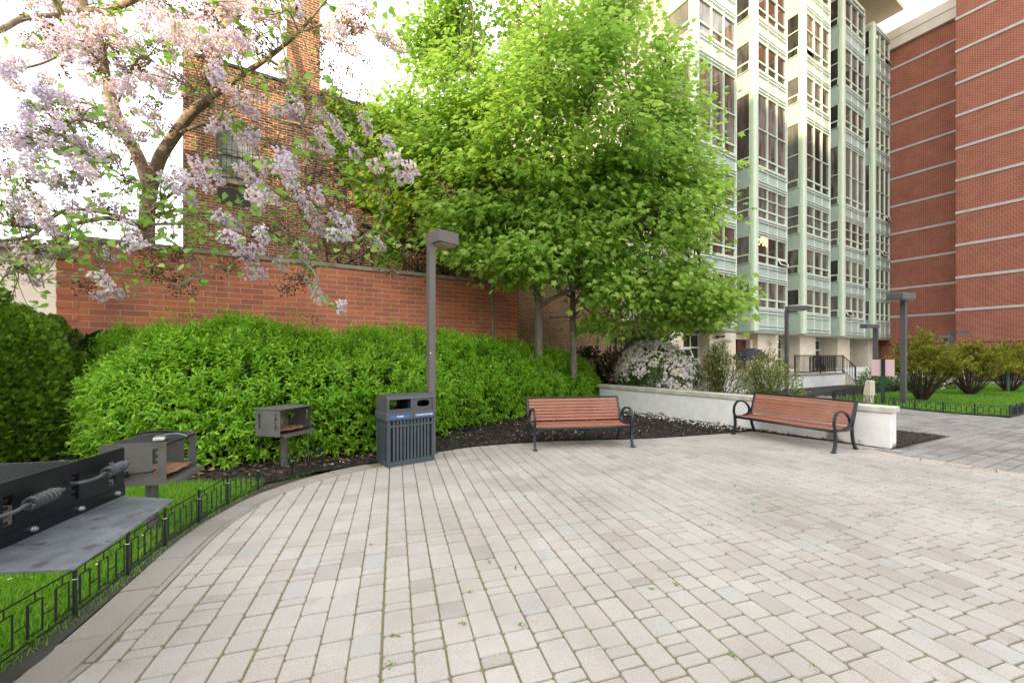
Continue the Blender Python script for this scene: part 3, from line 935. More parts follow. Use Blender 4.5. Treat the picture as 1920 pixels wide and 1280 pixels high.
def sconce(x):
    mb = MB()
    mb.lathe([(0.05, -0.12), (0.28, -0.02), (0.33, 0.10), (0.31, 0.12), (0.02, 0.14)], 14, (x, 0.42, 2.72))
    mb.m = 1
    mb.box((x - 0.05, 0.38, 2.2), (x + 0.05, 0.745, 2.3))
    mb.tube(smoothline([(x - 0.15, 0.45, 2.6), (x - 0.22, 0.45, 2.3), (x - 0.1, 0.45, 2.15), (x, 0.45, 2.25)], 4), 0.03, 6)
    mb.tube(smoothline([(x + 0.15, 0.45, 2.6), (x + 0.22, 0.45, 2.4), (x + 0.1, 0.45, 2.25), (x, 0.45, 2.25)], 4), 0.03, 6)
    mb.build('wall_lamp', [m_lampglass, m_rail], gb)
sconce(-2.5); sconce(3.6)
mb = MB()
mb.tube([(-3.6, 0.5, 3.0), (-2.9, 0.5, 3.05)], 0.055, 8); mb.tube([(-3.7, 0.5, 3.0), (-3.5, 0.5, 3.01)], 0.10, 8); mb.tube([(-3.05, 0.5, 3.04), (-2.86, 0.5, 3.06)], 0.085, 8); mb.tube([(-3.4, 0.5, 3.02), (-3.4, 0.76, 3.02)], 0.04, 6)
mb.build('security_camera', m_darksteel, gb)

# terrace with railing and steps in front of it (same local frame)
tr = thing('terrace', 'raised white terrace with black railings and steps by the green building', 'terrace', (17.5, 28.8, 0), WALL_ROT)
mb = MB(); mb.box((-13, -5.7, 0), (-0.9, 0.6, 0.66)); mb.box((-0.897, -4.0, 0), (24, 0.6, 0.62)); mb.build('base', m_white, tr)
mb = MB(); mb.box((-13.05, -5.75, 0.663), (-0.85, 0.6, 0.72)); mb.build('slab', m_coping, tr)
m_steps = M_plain('step_stone', (0.42, 0.38, 0.28), 0.9, scale=4, var=0.2)
mb = MB()
for i in range(4):
    mb.box((-0.89 + 0.36 * i, -5.7, 0), (-0.893 + 0.36 * (i + 1), -4.05, 0.60 - 0.15 * i))
mb.build('steps', m_steps, tr)
m_black = M_plain('black_iron', (0.012, 0.013, 0.016), 0.4, scale=20, var=0.3)
def railing(pts, h=1.0, name='railing', step=0.13):
    mb = MB()
    for a, b in zip(pts[:-1], pts[1:]):
        a, b = np.array(a, dtype=float), np.array(b, dtype=float)
        l = np.linalg.norm((b - a)[:2])
        for z in (0.12, h):
            mb.tube([a + [0, 0, z], b + [0, 0, z]], 0.028, 6)
        for t in np.arange(step, l - 0.02, step) / l:
            p = a + (b - a) * t
            mb.tube([p + [0, 0, 0.12], p + [0, 0, h]], 0.013, 5)
        for p in (a, b, (a + b) / 2) if l > 2 else (a, b):
            mb.tube([p, p + [0, 0, h + 0.03]], 0.035, 6)
    return mb.build(name, m_black, tr, uv=False)
railing([(-6.6, -5.6, 0.72), (-0.95, -5.6, 0.72)])
railing([(-0.95, -5.6, 0.72), (0.62, -5.66, 0.02)], name='stair_rail', step=0.2)
railing([(-0.95, -4.1, 0.72), (0.62, -4.1, 0.02)], name='stair_rail', step=0.2)
railing([(-0.9, -3.9, 0.62), (2.6, -3.9, 0.62)], step=0.1)
mb = MB(); mb.tube([(-4.6, -4.9, 0.72), (-4.6, -4.9, 1.35)], 0.07, 8); mb.tube([(-4.6, -4.9, 1.35), (-4.6, -4.9, 1.47)], 0.10, 8); mb.build('bollard', m_cream, tr)

# ------------------------------------------------------------------ red brick building on the right
m_red = M_brick('red_brick', (0.255, 0.058, 0.031), (0.17, 0.040, 0.024), (0.50, 0.27, 0.20), 0.30, 0.10, 0.014, var=0.25, patch=((0.20, 0.06, 0.045), 0.25, 0.56, 0.35, (1, 0.25, 1)), bstr=0.2)
m_band = M_plain('pale_stone_band', (0.43, 0.42, 0.40), 0.8, var=0.12, scale=2)
rb = thing('brick_building', 'tall red brick building with pale stone bands at the right edge', 'building', (39.7, 35.6, 0), math.atan2(-0.867, 0.499))
# left (set back) wing and right wing, local x towards the camera side
lx0 = -8.0
ly = 1.05
def wing(name, x0, x1, y0, ztop, zoff, coping):
    mb = MB(); mb.box((x0, y0, 0), (x1, y0 + 15, ztop)); wo_ = mb.build(name, m_red, rb)
    for k in range(1, 16):
        z = 2.9 + 2.883 * k + zoff
        if z < ztop - 1:
            mb = MB(); mb.box((x0 - 0.04, y0 - 0.07, z - 0.11), (x1 + 0.02, y0 - 0.003, z + 0.11)); mb.build('stone_band', m_band, wo_)
    mb = MB(); mb.box((x0, y0 - 0.02, 2.84 + zoff), (x1, y0 - 0.003, 2.93 + zoff)); mb.box((x0, y0 - 0.04, 0), (x1, y0 - 0.003, 0.55)); mb.build('base_course', M_plain('dark_brick_course', (0.12, 0.04, 0.03), 0.9), wo_)
    if coping:
        mb = MB()
        mb.box((x0 - 0.3, y0 - 0.35, ztop + 0.003), (x1, y0 + 15, ztop + 1.0)); mb.box((x0 - 0.34, y0 - 0.42, ztop + 1.0), (x1, y0 + 15, ztop + 1.9))
        mb.build('cornice', M_plain('pale_cornice', (0.62, 0.58, 0.50), 0.8, var=0.08, scale=1), wo_)
# the set back wing runs through (40,41.7)-(42.2,37.9): local offset behind the front wing
wing('front_wing', 0.0, 30, 0.0, 46, 0.0, False)
_d = np.array([40 - 39.7, 41.7 - 35.6])
_e = np.array([0.499, -0.867]); _n = np.array([0.867, 0.499])
wing('rear_wing', float(_d @ _e) - 8, -0.02, float(_d @ _n) , 33.7, 0.0, True)

# ------------------------------------------------------------------ unseen stepped block added behind the camera, shaped to shade the court
m_red2 = M_brick('brown_brick', (0.30, 0.19, 0.14), (0.24, 0.15, 0.11), (0.36, 0.3, 0.25), 0.22, 0.075, 0.01, var=0.2)
bb = thing('shade_block', 'unseen stepped brown brick block added behind the camera to cast shade', 'building', (0, -110, 0))
for x0, x1, h in ((-135, -68.02, 31), (-68, -56.02, 49), (-56, 50, 67)):
    mb = MB(); mb.box((x0, -14, 0), (x1, 0, h))
    mb.m = 1
    for i in range(int((x1 - x0) / 4)):
        for k in range(int(h / 3.4)):
            mb.box((x0 + 1.2 + i * 4, 0.003, 1.2 + k * 3.4), (x0 + 3 + i * 4, 0.06, 3.2 + k * 3.4))
    mb.build('wall', [m_red2, GL[0]], bb)
# ------------------------------------------------------------------ benches
m_slat = M_plain('red_brown_slat', (0.27, 0.094, 0.055), 0.55, col2=(0.37, 0.142, 0.085), scale=4, bmp=0.1)
m_iron = M_plain('dark_blue_iron', (0.016, 0.022, 0.030), 0.35, scale=15, var=0.25)
def make_bench(label, loc, rz, L_=1.86):
    t = thing('park_bench', label, 'bench', loc, rz, 'slatted benches at the edge of the plaza')
    hx = L_ / 2
    # profile of the side frame in local y (front negative) and z
    back = lambda s_: np.array([0.235 + 0.155 * s_, 0.43 + 0.43 * s_])
    mb = MB()
    for i in range(7):
        a = back(0.02 + i * 0.137)
        b = back(0.02 + i * 0.137 + 0.108)
        nrm = np.array([-(b - a)[1], (b - a)[0]]); nrm = nrm / np.linalg.norm(nrm) * 0.03
        y0, z0 = a; y1, z1 = b
        V = [(x, p[0], p[1]) for x in (-hx + 0.045, hx - 0.045) for p in ((y0, z0), (y1, z1), (y1 - nrm[0] * -1, z1 + nrm[1]), (y0 - nrm[0] * -1, z0 + nrm[1]))]
        mb.add(V, [(0, 1, 2, 3), (7, 6, 5, 4), (0, 4, 5, 1), (1, 5, 6, 2), (2, 6, 7, 3), (3, 7, 4, 0)])
    mb.build('backrest', m_slat, t)
    mb = MB()
    for i in range(6):
        y = -0.285 + i * 0.083
        z = 0.405 - 0.018 * math.sin(i / 5 * math.pi) + (0.012 if i == 5 else 0)
        mb.bbox(np.array([-hx + 0.045, y, z - 0.03]), np.array([hx - 0.045, y + 0.070, z]), 0.006)
    mb.build('seat', m_slat, t)
    mb = MB(); mb.tube([(-hx + 0.02, -0.305, 0.375), (hx - 0.02, -0.305, 0.375)], 0.026, 10); mb.build('front_rail', m_iron, t, smooth=True)
    p = back(0.985)
    mb = MB(); mb.bbox(np.array([-hx + 0.0, p[0] - 0.02, p[1]]), np.array([hx, p[0] + 0.03, p[1] + 0.032]), 0.008); mb.build('top_rail', m_iron, t)
    for sx in (-1, 1):
        x = sx * (hx - 0.02)
        mb = MB(); mb.bar(smoothline([(x, -0.36, 0.012), (x, -0.32, 0.10), (x, -0.30, 0.24), (x, -0.315, 0.40)], 5), 0.045, 0.04)
        mb.bbox(np.array([x - 0.035, -0.41, 0.0]), np.array([x + 0.035, -0.325, 0.022]), 0.006); mb.build('leg', m_iron, t)
        mb = MB(); mb.bar(smoothline([(x, 0.36, 0.012), (x, 0.30, 0.10), (x, 0.25, 0.24), (x, 0.235, 0.42)], 5), 0.045, 0.04)
        mb.bbox(np.array([x - 0.035, 0.32, 0.0]), np.array([x + 0.035, 0.41, 0.022]), 0.006); mb.build('leg', m_iron, t)
        mb = MB(); a, b = back(-0.02), back(1.0); mb.bar([(x, a[0], a[1]), (x, (a[0] + b[0]) / 2, (a[1] + b[1]) / 2), (x, b[0], b[1])], 0.045, 0.045)
        mb.bar([(x, -0.31, 0.385), (x, 0.0, 0.372), (x, 0.235, 0.40)], 0.04, 0.045); mb.build('back_post', m_iron, t)
        mb = MB()
        mb.bar(smoothline([(x, -0.315, 0.40), (x, -0.345, 0.50), (x, -0.325, 0.61), (x, -0.24, 0.695), (x, -0.11, 0.71), (x, 0.04, 0.665), (x, 0.145, 0.575), (x, 0.17, 0.48), (x, 0.10, 0.415), (x, -0.02, 0.395)], 5), 0.045, 0.026)
        mb.build('armrest', m_iron, t, smooth=False)
    return t
def place(front_l, front_r, depth=0.36):
    a, b = np.array(front_l), np.array(front_r)
    d = (b - a) / np.linalg.norm(b - a)
    n = np.array([-d[1], d[0]])
    c = (a + b) / 2 + n * depth
    return (c[0], c[1], 0.0), math.atan2(d[1], d[0])
l1, r1 = place((0.38, 7.14), (2.29, 7.43))
make_bench('red brown slatted bench with black arms in front of the green hedge', l1, r1, 1.90)
l2, r2 = place((4.80, 8.68), (5.63, 6.93))
make_bench('red brown slatted bench with black arms turned sideways against the white wall', l2, r2, 1.92)

# ------------------------------------------------------------------ litter bin
m_bin = M_plain('slate_plastic', (0.050, 0.066, 0.078), 0.5, scale=5, var=0.15)
m_bin2 = M_plain('grey_plastic', (0.062, 0.066, 0.072), 0.5, scale=5, var=0.12)
m_dark = M_plain('dark_inside', (0.006, 0.006, 0.006), 0.9)
m_blue = M_plain('blue_label', (0.01, 0.14, 0.42), 0.4, var=0.05)
m_wht = M_plain('white_lettering', (0.8, 0.8, 0.8), 0.5, var=0.02)
BW, BD = 0.77, 0.50
bf = np.array([0.61, 0.46]); bf /= np.linalg.norm(bf)
bin_ = thing('recycling_bin', 'dark slate double litter bin with slatted sides beside the lamp post', 'litter bin', (-1.885, 6.03, 0), math.atan2(bf[1], bf[0]))
mb = MB()
mb.m = 1; mb.box((0.02, 0.02, 0.03), (BW - 0.02, BD - 0.02, 0.70)); mb.m = 0
def slatted(mb, L0, L1, fn, n, short=True):
    """frame with n slots along local coordinate; fn maps (s0,s1,z0,z1) -> box"""
    w_ = (L1 - L0)
    e = 0.045
    fn(L0, L1, 0.0, 0.085); fn(L0, L1, 0.60, 0.635)
    fn(L0, L0 + e, 0.085, 0.60); fn(L1 - e, L1, 0.085, 0.60); fn(L0, L0 + e, 0.635, 0.70); fn(L1 - e, L1, 0.635, 0.70)
    p = (w_ - 2 * e) / n
    for i in range(n - 1):
        c = L0 + e + (i + 1) * p
        for a, b in ((0.085, 0.60), (0.635, 0.70)):
            fn(c - p * 0.30, c + p * 0.30, a, b)
slatted(mb, 0, BW, lambda a, b, z0, z1: mb.box((a, 0.0, z0 + 0.003), (b, 0.019, z1)), 12)
slatted(mb, 0, BW, lambda a, b, z0, z1: mb.box((a, BD - 0.019, z0 + 0.003), (b, BD, z1)), 12)
slatted(mb, 0.0205, BD - 0.0205, lambda a, b, z0, z1: mb.box((0.0, a, z0 + 0.003), (0.019, b, z1)), 7)
slatted(mb, 0.0205, BD - 0.0205, lambda a, b, z0, z1: mb.box((BW - 0.019, a, z0 + 0.003), (BW, b, z1)), 7)
mb.build('body', [m_bin, m_dark], bin_)
mb = MB(); mb.bbox(np.array([-0.025, -0.025, 0.703]), np.array([BW + 0.025, BD + 0.025, 0.83]), 0.015); mb.build('collar', m_bin2, bin_)
# hood: arched from front to back, openings through the front and back
hz0, hz1 = 0.833, 1.085
arch = [(0.0, hz0), (0.0, 1.03), (0.02, 1.06), (0.07, hz1), (BD - 0.07, hz1), (BD - 0.02, 1.06), (BD, 1.03), (BD, hz0)]
def side(mb, x0, x1, ring):
    n = len(ring)
    V = [(x0, y, z) for y, z in ring] + [(x1, y, z) for y, z in ring]
    mb.add(V, [tuple(range(n)), tuple(range(n, 2 * n))[::-1]] + [((i + 1) % n, i, n + i, n + (i + 1) % n) for i in range(n)])
mb = MB()
side(mb, -0.005, 0.03, arch); side(mb, BW - 0.03, BW + 0.005, arch); side(mb, 0.37, 0.42, arch)
inner = [(0.0, 1.03), (0.02, 1.06), (0.07, hz1), (BD - 0.07, hz1), (BD - 0.02, 1.06), (BD, 1.03), (BD - 0.02, 1.02), (BD - 0.08, 1.06), (0.08, 1.06), (0.02, 1.02)]
side(mb, 0.03, 0.37, inner); side(mb, 0.42, BW - 0.03, inner)
for y0 in (0.001, BD - 0.02):
    mb.box((0.03, y0, hz0), (0.37, y0 + 0.019, hz0 + 0.045)); mb.box((0.42, y0, hz0), (BW - 0.03, y0 + 0.019, hz0 + 0.02))
mb.build('hood', m_bin2, bin_)
# right half: panel with an oval mouth
def oval_panel(y0):
    mb = MB()
    x0, x1, z0, z1 = 0.42, BW - 0.03, hz0 + 0.02, 1.03
    cx, cz_, rx, rz_ = 0.585, 0.945, 0.105, 0.052
    n = 24
    inn = []
    for k in range(n):
        a = 2 * math.pi * k / n
        inn.append((cx + rx * np.sign(math.cos(a)) * abs(math.cos(a)) ** 0.6, cz_ + rz_ * np.sign(math.sin(a)) * abs(math.sin(a)) ** 0.75))
    out = []
    for k in range(n):
        a = 2 * math.pi * k / n
        c_, s_ = math.cos(a), math.sin(a)
        tx = ((x1 - cx) / c_ if c_ > 1e-6 else (x0 - cx) / c_ if c_ < -1e-6 else 1e9)
        tz = ((z1 - cz_) / s_ if s_ > 1e-6 else (z0 - cz_) / s_ if s_ < -1e-6 else 1e9)
        t_ = min(tx, tz)
        out.append((cx + c_ * t_, cz_ + s_ * t_))
    V = [(p[0], y0, p[1]) for p in inn + out] + [(p[0], y0 + 0.015, p[1]) for p in inn + out]
    Fs = []
    for k in range(n):
        j = (k + 1) % n
        Fs += [(k, j, n + j, n + k)[::-1], (2 * n + k, 2 * n + j, 3 * n + j, 3 * n + k), (k, j, 2 * n + j, 2 * n + k)]
    mb.add(V, Fs)
    return mb.build('mouth_panel', m_bin2, bin_)
oval_panel(0.012)
mb = MB(); mb.box((0.43, BD - 0.03, hz0), (BW - 0.04, BD - 0.021, 1.02)); mb.box((0.31, BD * 0.5, hz0 + 0.02), (0.369, BD * 0.9, 1.02)); mb.build('back_panel', m_dark, bin_)
def lettering(name, text, size, loc, parent, mat, width=None):
    cu = bpy.data.curves.new(name, 'FONT')
    cu.body = text; cu.size = size; cu.extrude = 0.0008; cu.align_x = 'CENTER'; cu.align_y = 'CENTER'; cu.offset = size * 0.02
    tmp = bpy.data.objects.new(name + '_tmp', cu)
    C.objects.link(tmp)
    bpy.context.view_layer.update()
    me = bpy.data.meshes.new_from_object(tmp.evaluated_get(bpy.context.evaluated_depsgraph_get()))
    bpy.data.objects.remove(tmp)
    co = np.empty(len(me.vertices) * 3, dtype=np.float32); me.vertices.foreach_get('co', co); co = co.reshape(-1, 3)
    if width: co[:, 0] *= width / (np.ptp(co[:, 0]) + 1e-9)
    co = np.c_[co[:, 0], -co[:, 2], co[:, 1]]
    me.vertices.foreach_set('co', co.ravel()); me.update()
    me.materials.clear(); me.materials.append(mat)
    o = bpy.data.objects.new(name, me)
    C.objects.link(o); o.parent = parent; o.location = loc
    return o
mb = MB(); mb.box((0.03, -0.0285, 0.745), (0.345, -0.0256, 0.79)); lab = mb.build('label', m_blue, bin_); lab['label'] = 'blue label reading TRASH'
lettering('lettering', 'TRASH', 0.036, (0.19, -0.030, 0.767), lab, m_wht)
mb = MB(); mb.box((0.43, -0.0285, 0.745), (0.75, -0.0256, 0.79)); lab2 = mb.build('label', m_blue, bin_); lab2['label'] = 'blue label reading PLASTIC BOTTLES'
lettering('lettering', 'PLASTIC BOTTLES', 0.036, (0.605, -0.030, 0.767), lab2, m_wht, 0.245)
mb = MB()
for k in range(3):
    a0 = k * 2.094 + 0.3
    pts = [(0.457 + 0.0155 * math.cos(a), -0.0305, 0.767 + 0.0155 * math.sin(a)) for a in np.linspace(a0, a0 + 1.6, 6)]
    mb.tube(pts, 0.0035, 4)
mb.build('recycling_mark', m_wht, lab2)

# ------------------------------------------------------------------ lamp posts
m_pole = M_plain('bronze_grey_paint', (0.115, 0.103, 0.094), 0.5, scale=3, var=0.1)
m_pole2 = M_plain('slate_grey_paint', (0.085, 0.082, 0.09), 0.5, scale=3, var=0.1)
m_lens = M_plain('lamp_lens', (0.45, 0.36, 0.27), 0.25, scale=12, var=0.35)
def lamp(label, base, pole_rot, head_c, hx_, hy_, head_rot, ztop, hh, pw, mat):
    t = thing('lamp_post', label, 'lamp post', (base[0], base[1], 0), 0, 'box headed lamp posts around the court')
    mb = MB(); mb.box((-pw / 2, -pw / 2, 0), (pw / 2, pw / 2, ztop - hh - 0.002), pole_rot); mb.box((-pw * .8, -pw * .8, 0), (pw * .8, pw * .8, 0.03), pole_rot); mb.build('pole', mat, t)
    c = np.array(head_c) - np.array(base)
    mb = MB(); mb.bbox(np.array([-hx_, -hy_, ztop - hh]), np.array([hx_, hy_, ztop]), 0.012)
    hd = mb.build('lamp_head', mat, t); hd.location = (c[0], c[1], 0); hd.rotation_euler = (0, 0, head_rot)
    mb = MB(); mb.box((-hx_ + 0.04, -hy_ + 0.04, ztop - hh - 0.012), (hx_ - 0.04, hy_ - 0.04, ztop - hh - 0.002)); mb.build('lens', m_lens, hd)
    mb = MB(); mb.lathe([(0.012, 0), (0.012, 0.004)], 8, (0, 0, 0)); k = mb.build('cover_screw', m_wht, t); k.location = (pw * 0.1, -pw * 0.72, 1.75); k.rotation_euler = (R(90), 0, 0)
    return t
lamp('tall bronze grey lamp post with a square head behind the litter bin', (-1.41, 6.93), R(38), (-1.24, 7.06), 0.215, 0.215, R(45), 3.86, 0.21, 0.115, m_pole)
lamp('grey lamp post with a wide head beside the right hand white wall end', (13.86, 14.1), R(25), (13.62, 13.95), 0.38, 0.24, R(20), 3.88, 0.23, 0.145, m_pole2)
lamp('thin grey lamp post rising behind the brownish azalea bushes', (12.0, 17.4), R(30), (12.33, 17.3), 0.36, 0.17, R(-10), 3.86, 0.2, 0.12, m_pole2)
lamp('grey lamp post in front of the last green bay, head to the left', (25.1, 27.5), R(30), (24.6, 27.4), 0.5, 0.25, R(10), 3.85, 0.24, 0.24, m_pole2)
lamp('far lamp post by the brick building, its head to the left', (30.55, 28.0), R(30), (30.1, 28.0), 0.48, 0.25, R(5), 3.15, 0.22, 0.2, m_pole2)
lamp('far lamp post by the brick building, its head to the right', (31.35, 28.4), R(30), (31.75, 28.3), 0.5, 0.25, R(5), 3.5, 0.24, 0.2, m_pole2)

# ------------------------------------------------------------------ park grills
m_grill = M_plain('weathered_grill_steel', (0.075, 0.070, 0.066), 0.6, col2=(0.12, 0.112, 0.104), scale=5, bmp=0.1)
m_grilldark = M_plain('black_grill_steel', (0.004, 0.006, 0.008), 0.42, col2=(0.009, 0.013, 0.017), scale=6, spec=0.32)
def shelf_mat():
    m, t, b, o = newmat('worn_shelf_steel')
    c = ramp(t, noise(t, 7, 7, rough=0.7), [(0.35, (0.075, 0.083, 0.10)), (0.55, (0.12, 0.13, 0.15)), (0.75, (0.17, 0.18, 0.195))])
    c = mixc(t, c, (0.04, 0.042, 0.048), ramp(t, noise(t, 11, 3), [(0.60, (0, 0, 0)), (0.68, (0.8, 0.8, 0.8))]))
    c = mixc(t, c, (0.38, 0.36, 0.30), ramp(t, noise(t, 26, 5), [(0.66, (0, 0, 0)), (0.75, (0.7, 0.7, 0.7))]))
    t.links.new(c, b.inputs['Base Color'])
    t.links.new(ramp(t, noise(t, 9, 4), [(0.3, (0.3, 0.3, 0.3)), (0.7, (0.55, 0.55, 0.55))]), b.inputs['Roughness'])
    return m
m_shelf = shelf_mat()
m_rust = M_plain('rusty_ash', (0.16, 0.055, 0.025), 0.95, col2=(0.34, 0.19, 0.12), scale=14, bmp=0.5)
m_inside = M_plain('sooty_inside', (0.12, 0.095, 0.075), 0.9, col2=(0.24, 0.19, 0.15), scale=7)
m_bolt = M_plain('zinc_bolt', (0.55, 0.55, 0.52), 0.3, metal=0.8)
def slotted_plate(mb, u0, u1, z0, z1, slots, fn):
    """plate in (u,z) with notched slots [(u centre, width, z low, z high)]; fn(u0,u1,z0,z1) adds a solid cell"""
    us = sorted({u0, u1} | {s_[0] - s_[1] / 2 for s_ in slots} | {s_[0] + s_[1] / 2 for s_ in slots})
    for a, b in zip(us[:-1], us[1:]):
        m_ = (a + b) / 2
        sl_ = [s_ for s_ in slots if abs(s_[0] - m_) < s_[1] / 2]
        if not sl_:
            fn(a, b, z0, z1)
        else:
            s_ = sl_[0]
            fn(a, b, z0, s_[2]); fn(a, b, s_[3], z1)
            k = 4
            hh = (s_[3] - s_[2]) / k
            for i in range(k):
                zc = s_[2] + hh * (i + 0.15)
                fn(a, a + (b - a) * 0.45, zc, zc + hh * 0.45)
def spring(mb, a, b, r, turns, wire=0.006, n=9):
    a, b = np.array(a, dtype=float), np.array(b, dtype=float)
    d = unit(b - a)
    u = unit(np.cross(d, [0, 0, 1.0])); v = np.cross(d, u)
    ts = np.linspace(0, 1, turns * n + 1)
    rr = r * np.where(ts > 0.8, 1 - (ts - 0.8) * 2.2, 1)
    pts = a + (b - a) * ts[:, None] + rr[:, None] * (np.cos(ts * turns * 2 * math.pi)[:, None] * u + np.sin(ts * turns * 2 * math.pi)[:, None] * v)
    mb.tube(pts, wire, 5)
def grill(label, center, front, zb, W_, D_, Hh, mat, post_r=0.05, grate=True, cover=False):
    """front: unit vector the open side faces; local -y = front"""
    rz = math.atan2(front[1], front[0]) + math.pi / 2
    t = thing('park_grill', label, 'barbecue grill', (center[0], center[1], 0), rz, 'post mounted grills along the low fence')
    mb = MB(); mb.tube([(0, 0, 0), (0, 0, zb - 0.003)], post_r, 14); mb.build('post', mat, t, smooth=False)
    zt = zb + Hh
    for s_ in (-1, 1):
        mb = MB()
        x0 = s_ * W_ / 2
        slotted_plate(mb, -D_ / 2, D_ / 2, zb - 0.02, zt, [(-D_ * 0.33, 0.045, zb + 0.07, zt - 0.06)] + ([(D_ * 0.33, 0.045, zb + 0.07, zt - 0.06)] if cover else []),
                      lambda a, b, za, zc: mb.box((x0 - 0.003, a, za), (x0 + 0.003, b, zc)))
        mb.build('side_plate', mat, t)
    mb = MB()
    slotted_plate(mb, -W_ / 2 + 0.004, W_ / 2 - 0.004, zb, zt - 0.02, [(0, 0.045, zb + 0.09, zt - 0.06)], lambda a, b, za, zc: mb.box((a, D_ / 2 - 0.008, za), (b, D_ / 2 - 0.002, zc)))
    mb.build('back_plate', m_inside, t)
    mb = MB()
    mb.box((-W_ / 2 + 0.004, -D_ / 2 - 0.07, zb), (W_ / 2 - 0.004, D_ / 2 - 0.01, zb + 0.006)); mb.box((-W_ / 2 + 0.004, -D_ / 2 - 0.075, zb - 0.03), (W_ / 2 - 0.004, -D_ / 2 - 0.07, zb + 0.012))
    mb.build('ash_tray', mat, t)
    mb = MB()
    n = 12
    rg = np.random.default_rng(5)
    gx, gy = np.meshgrid(np.linspace(-W_ / 2 + 0.03, W_ / 2 - 0.03, n), np.linspace(-D_ / 2 + 0.0, D_ / 2 - 0.03, n))
    gz = zb + 0.05 + rg.uniform(0, 0.02, gx.shape)
    V = np.stack([gx, gy, gz], -1).reshape(-1, 3)
    mb.add(V, [(i * n + j, i * n + j + 1, (i + 1) * n + j + 1, (i + 1) * n + j) for i in range(n - 1) for j in range(n - 1)])
    mb.build('ash_bed', m_rust, t)
    if grate:
        mb = MB()
        for i in range(15):
            x = -W_ / 2 + 0.03 + i * (W_ - 0.06) / 14
            mb.tube([(x, -D_ / 2 + 0.01, zt - 0.03), (x, D_ / 2 - 0.02, zt - 0.03)], 0.007, 6)
        for y in (-D_ / 2 + 0.01, D_ / 2 - 0.02):
            mb.tube([(-W_ / 2 + 0.01, y, zt - 0.03), (W_ / 2 - 0.01, y, zt - 0.03)], 0.008, 6)
        mb.build('grate', m_grilldark, t)
    if cover:
        mb = MB(); mb.bbox(np.array([-W_ / 2 - 0.01, -D_ / 2 - 0.005, zt + 0.003]), np.array([W_ / 2 + 0.01, D_ / 2, zt + 0.02]), 0.005); mb.build('top_plate', mat, t)
    return t
gf2 = unit(np.array([0.47, 0.13]))
g2 = grill('grey park grill with a white brush on its grate, middle one of three', (-3.50, 3.87), gf2, 0.54, 0.55, 0.50, 0.37, m_grill)
# handles of the middle grill
mb = MB()
# local +x is to the right seen from the front; the plate towards the camera is the -x side
xs = -0.275 - 0.035
mb.tube([(xs + 0.03, -0.165, 0.66), (xs, -0.16, 0.65), (xs, 0.02, 0.64)], 0.009, 7); spring(mb, (xs, 0.02, 0.64), (xs, 0.17, 0.635), 0.022, 11, 0.0045)
mb.tube([(xs, 0.02, 0.64), (xs, 0.21, 0.633)], 0.007, 6)
mb.build('handle', m_grilldark, g2)
mb = MB(); mb.tube(smoothline([(0.25, -0.15, 0.90), (0.24, 0.0, 0.925), (0.22, 0.13, 0.93), (0.18, 0.2, 0.92)], 5), 0.012, 7); mb.build('lifting_bar', m_grilldark, g2)
gf3 = np.array([0.956, -0.292])
c3 = G(525, 817, 0.55)[:2] + np.array([0.292, 0.956]) * 0.29 + np.array([-0.956, 0.292]) * 0.23
g3 = grill('grey park grill with a flat top in front of the hedge, farthest of three', (c3[0], c3[1]), gf3, 0.55, 0.58, 0.46, 0.36, m_grill, cover=True, grate=False)
mb = MB(); mb.tube([(0.30, -0.16, 0.42), (0.30, -0.16, 0.02)], 0.004, 5); mb.tube([(0.30, -0.16, 0.42), (0.27, -0.16, 0.56)], 0.004, 5); mb.build('hanging_wire', m_bolt, g3)
# the near grill: long black firebox with a wide shelf
gp0, gp1 = np.array([-2.33, 1.42]), np.array([-2.555, 2.62])   # foot line of the long plate, near end to far end
gd = unit(gp1 - gp0); gn = np.array([gd[1], -gd[0]])           # gn points to the plaza
gl = float(np.linalg.norm(gp1 - gp0))
g1 = thing('park_grill', 'black double park grill with coil handles and wide side shelf, nearest of three', 'barbecue grill', (gp0[0], gp0[1], 0), math.atan2(gd[1], gd[0]), 'post mounted grills along the low fence')
# local x runs away from the camera along the plate, local y points away from the plaza
mb = MB(); mb.tube([(gl * 0.45, 0.34, 0), (gl * 0.45, 0.34, 0.785)], 0.055, 16); mb.build('post', m_grilldark, g1)
mb = MB()
slotted_plate(mb, 0, gl, 0.80, 1.10, [(gl - 0.10, 0.05, 0.885, 1.03), (gl - 0.36, 0.05, 0.885, 1.03), (gl - 0.72, 0.05, 0.885, 1.03)], lambda a, b, za, zc: mb.box((a, -0.004, za), (b, 0.004, zc)))
mb.box((0, -0.009, 0.787), (gl, -0.0045, 0.85))
mb.build('side_plate', m_grilldark, g1)
mb = MB(); mb.box((0, 0.60, 0.80), (gl - 0.2, 0.608, 1.09)); mb.box((0.0, 0.005, 0.795), (gl - 0.2, 0.60, 0.805)); mb.box((gl - 0.31, 0.005, 0.806), (gl - 0.30, 0.599, 1.07)); mb.build('firebox', m_grilldark, g1)
mb = MB(); mb.box((0.02, 0.012, 0.82), (gl - 0.32, 0.59, 0.86)); mb.build('ash_bed', m_inside, g1)
mb = MB()
for i in range(22):
    y = 0.02 + i * 0.027
    mb.tube([(0.0, y, 1.085), (gl - 0.30, y, 1.085)], 0.0085, 7)
mb.tube([(gl - 0.30, 0.01, 1.085), (gl - 0.30, 0.60, 1.085)], 0.009, 7); mb.tube([(0.5, 0.01, 1.07), (0.5, 0.60, 1.07)], 0.009, 7)
mb.build('grate', m_grilldark, g1)
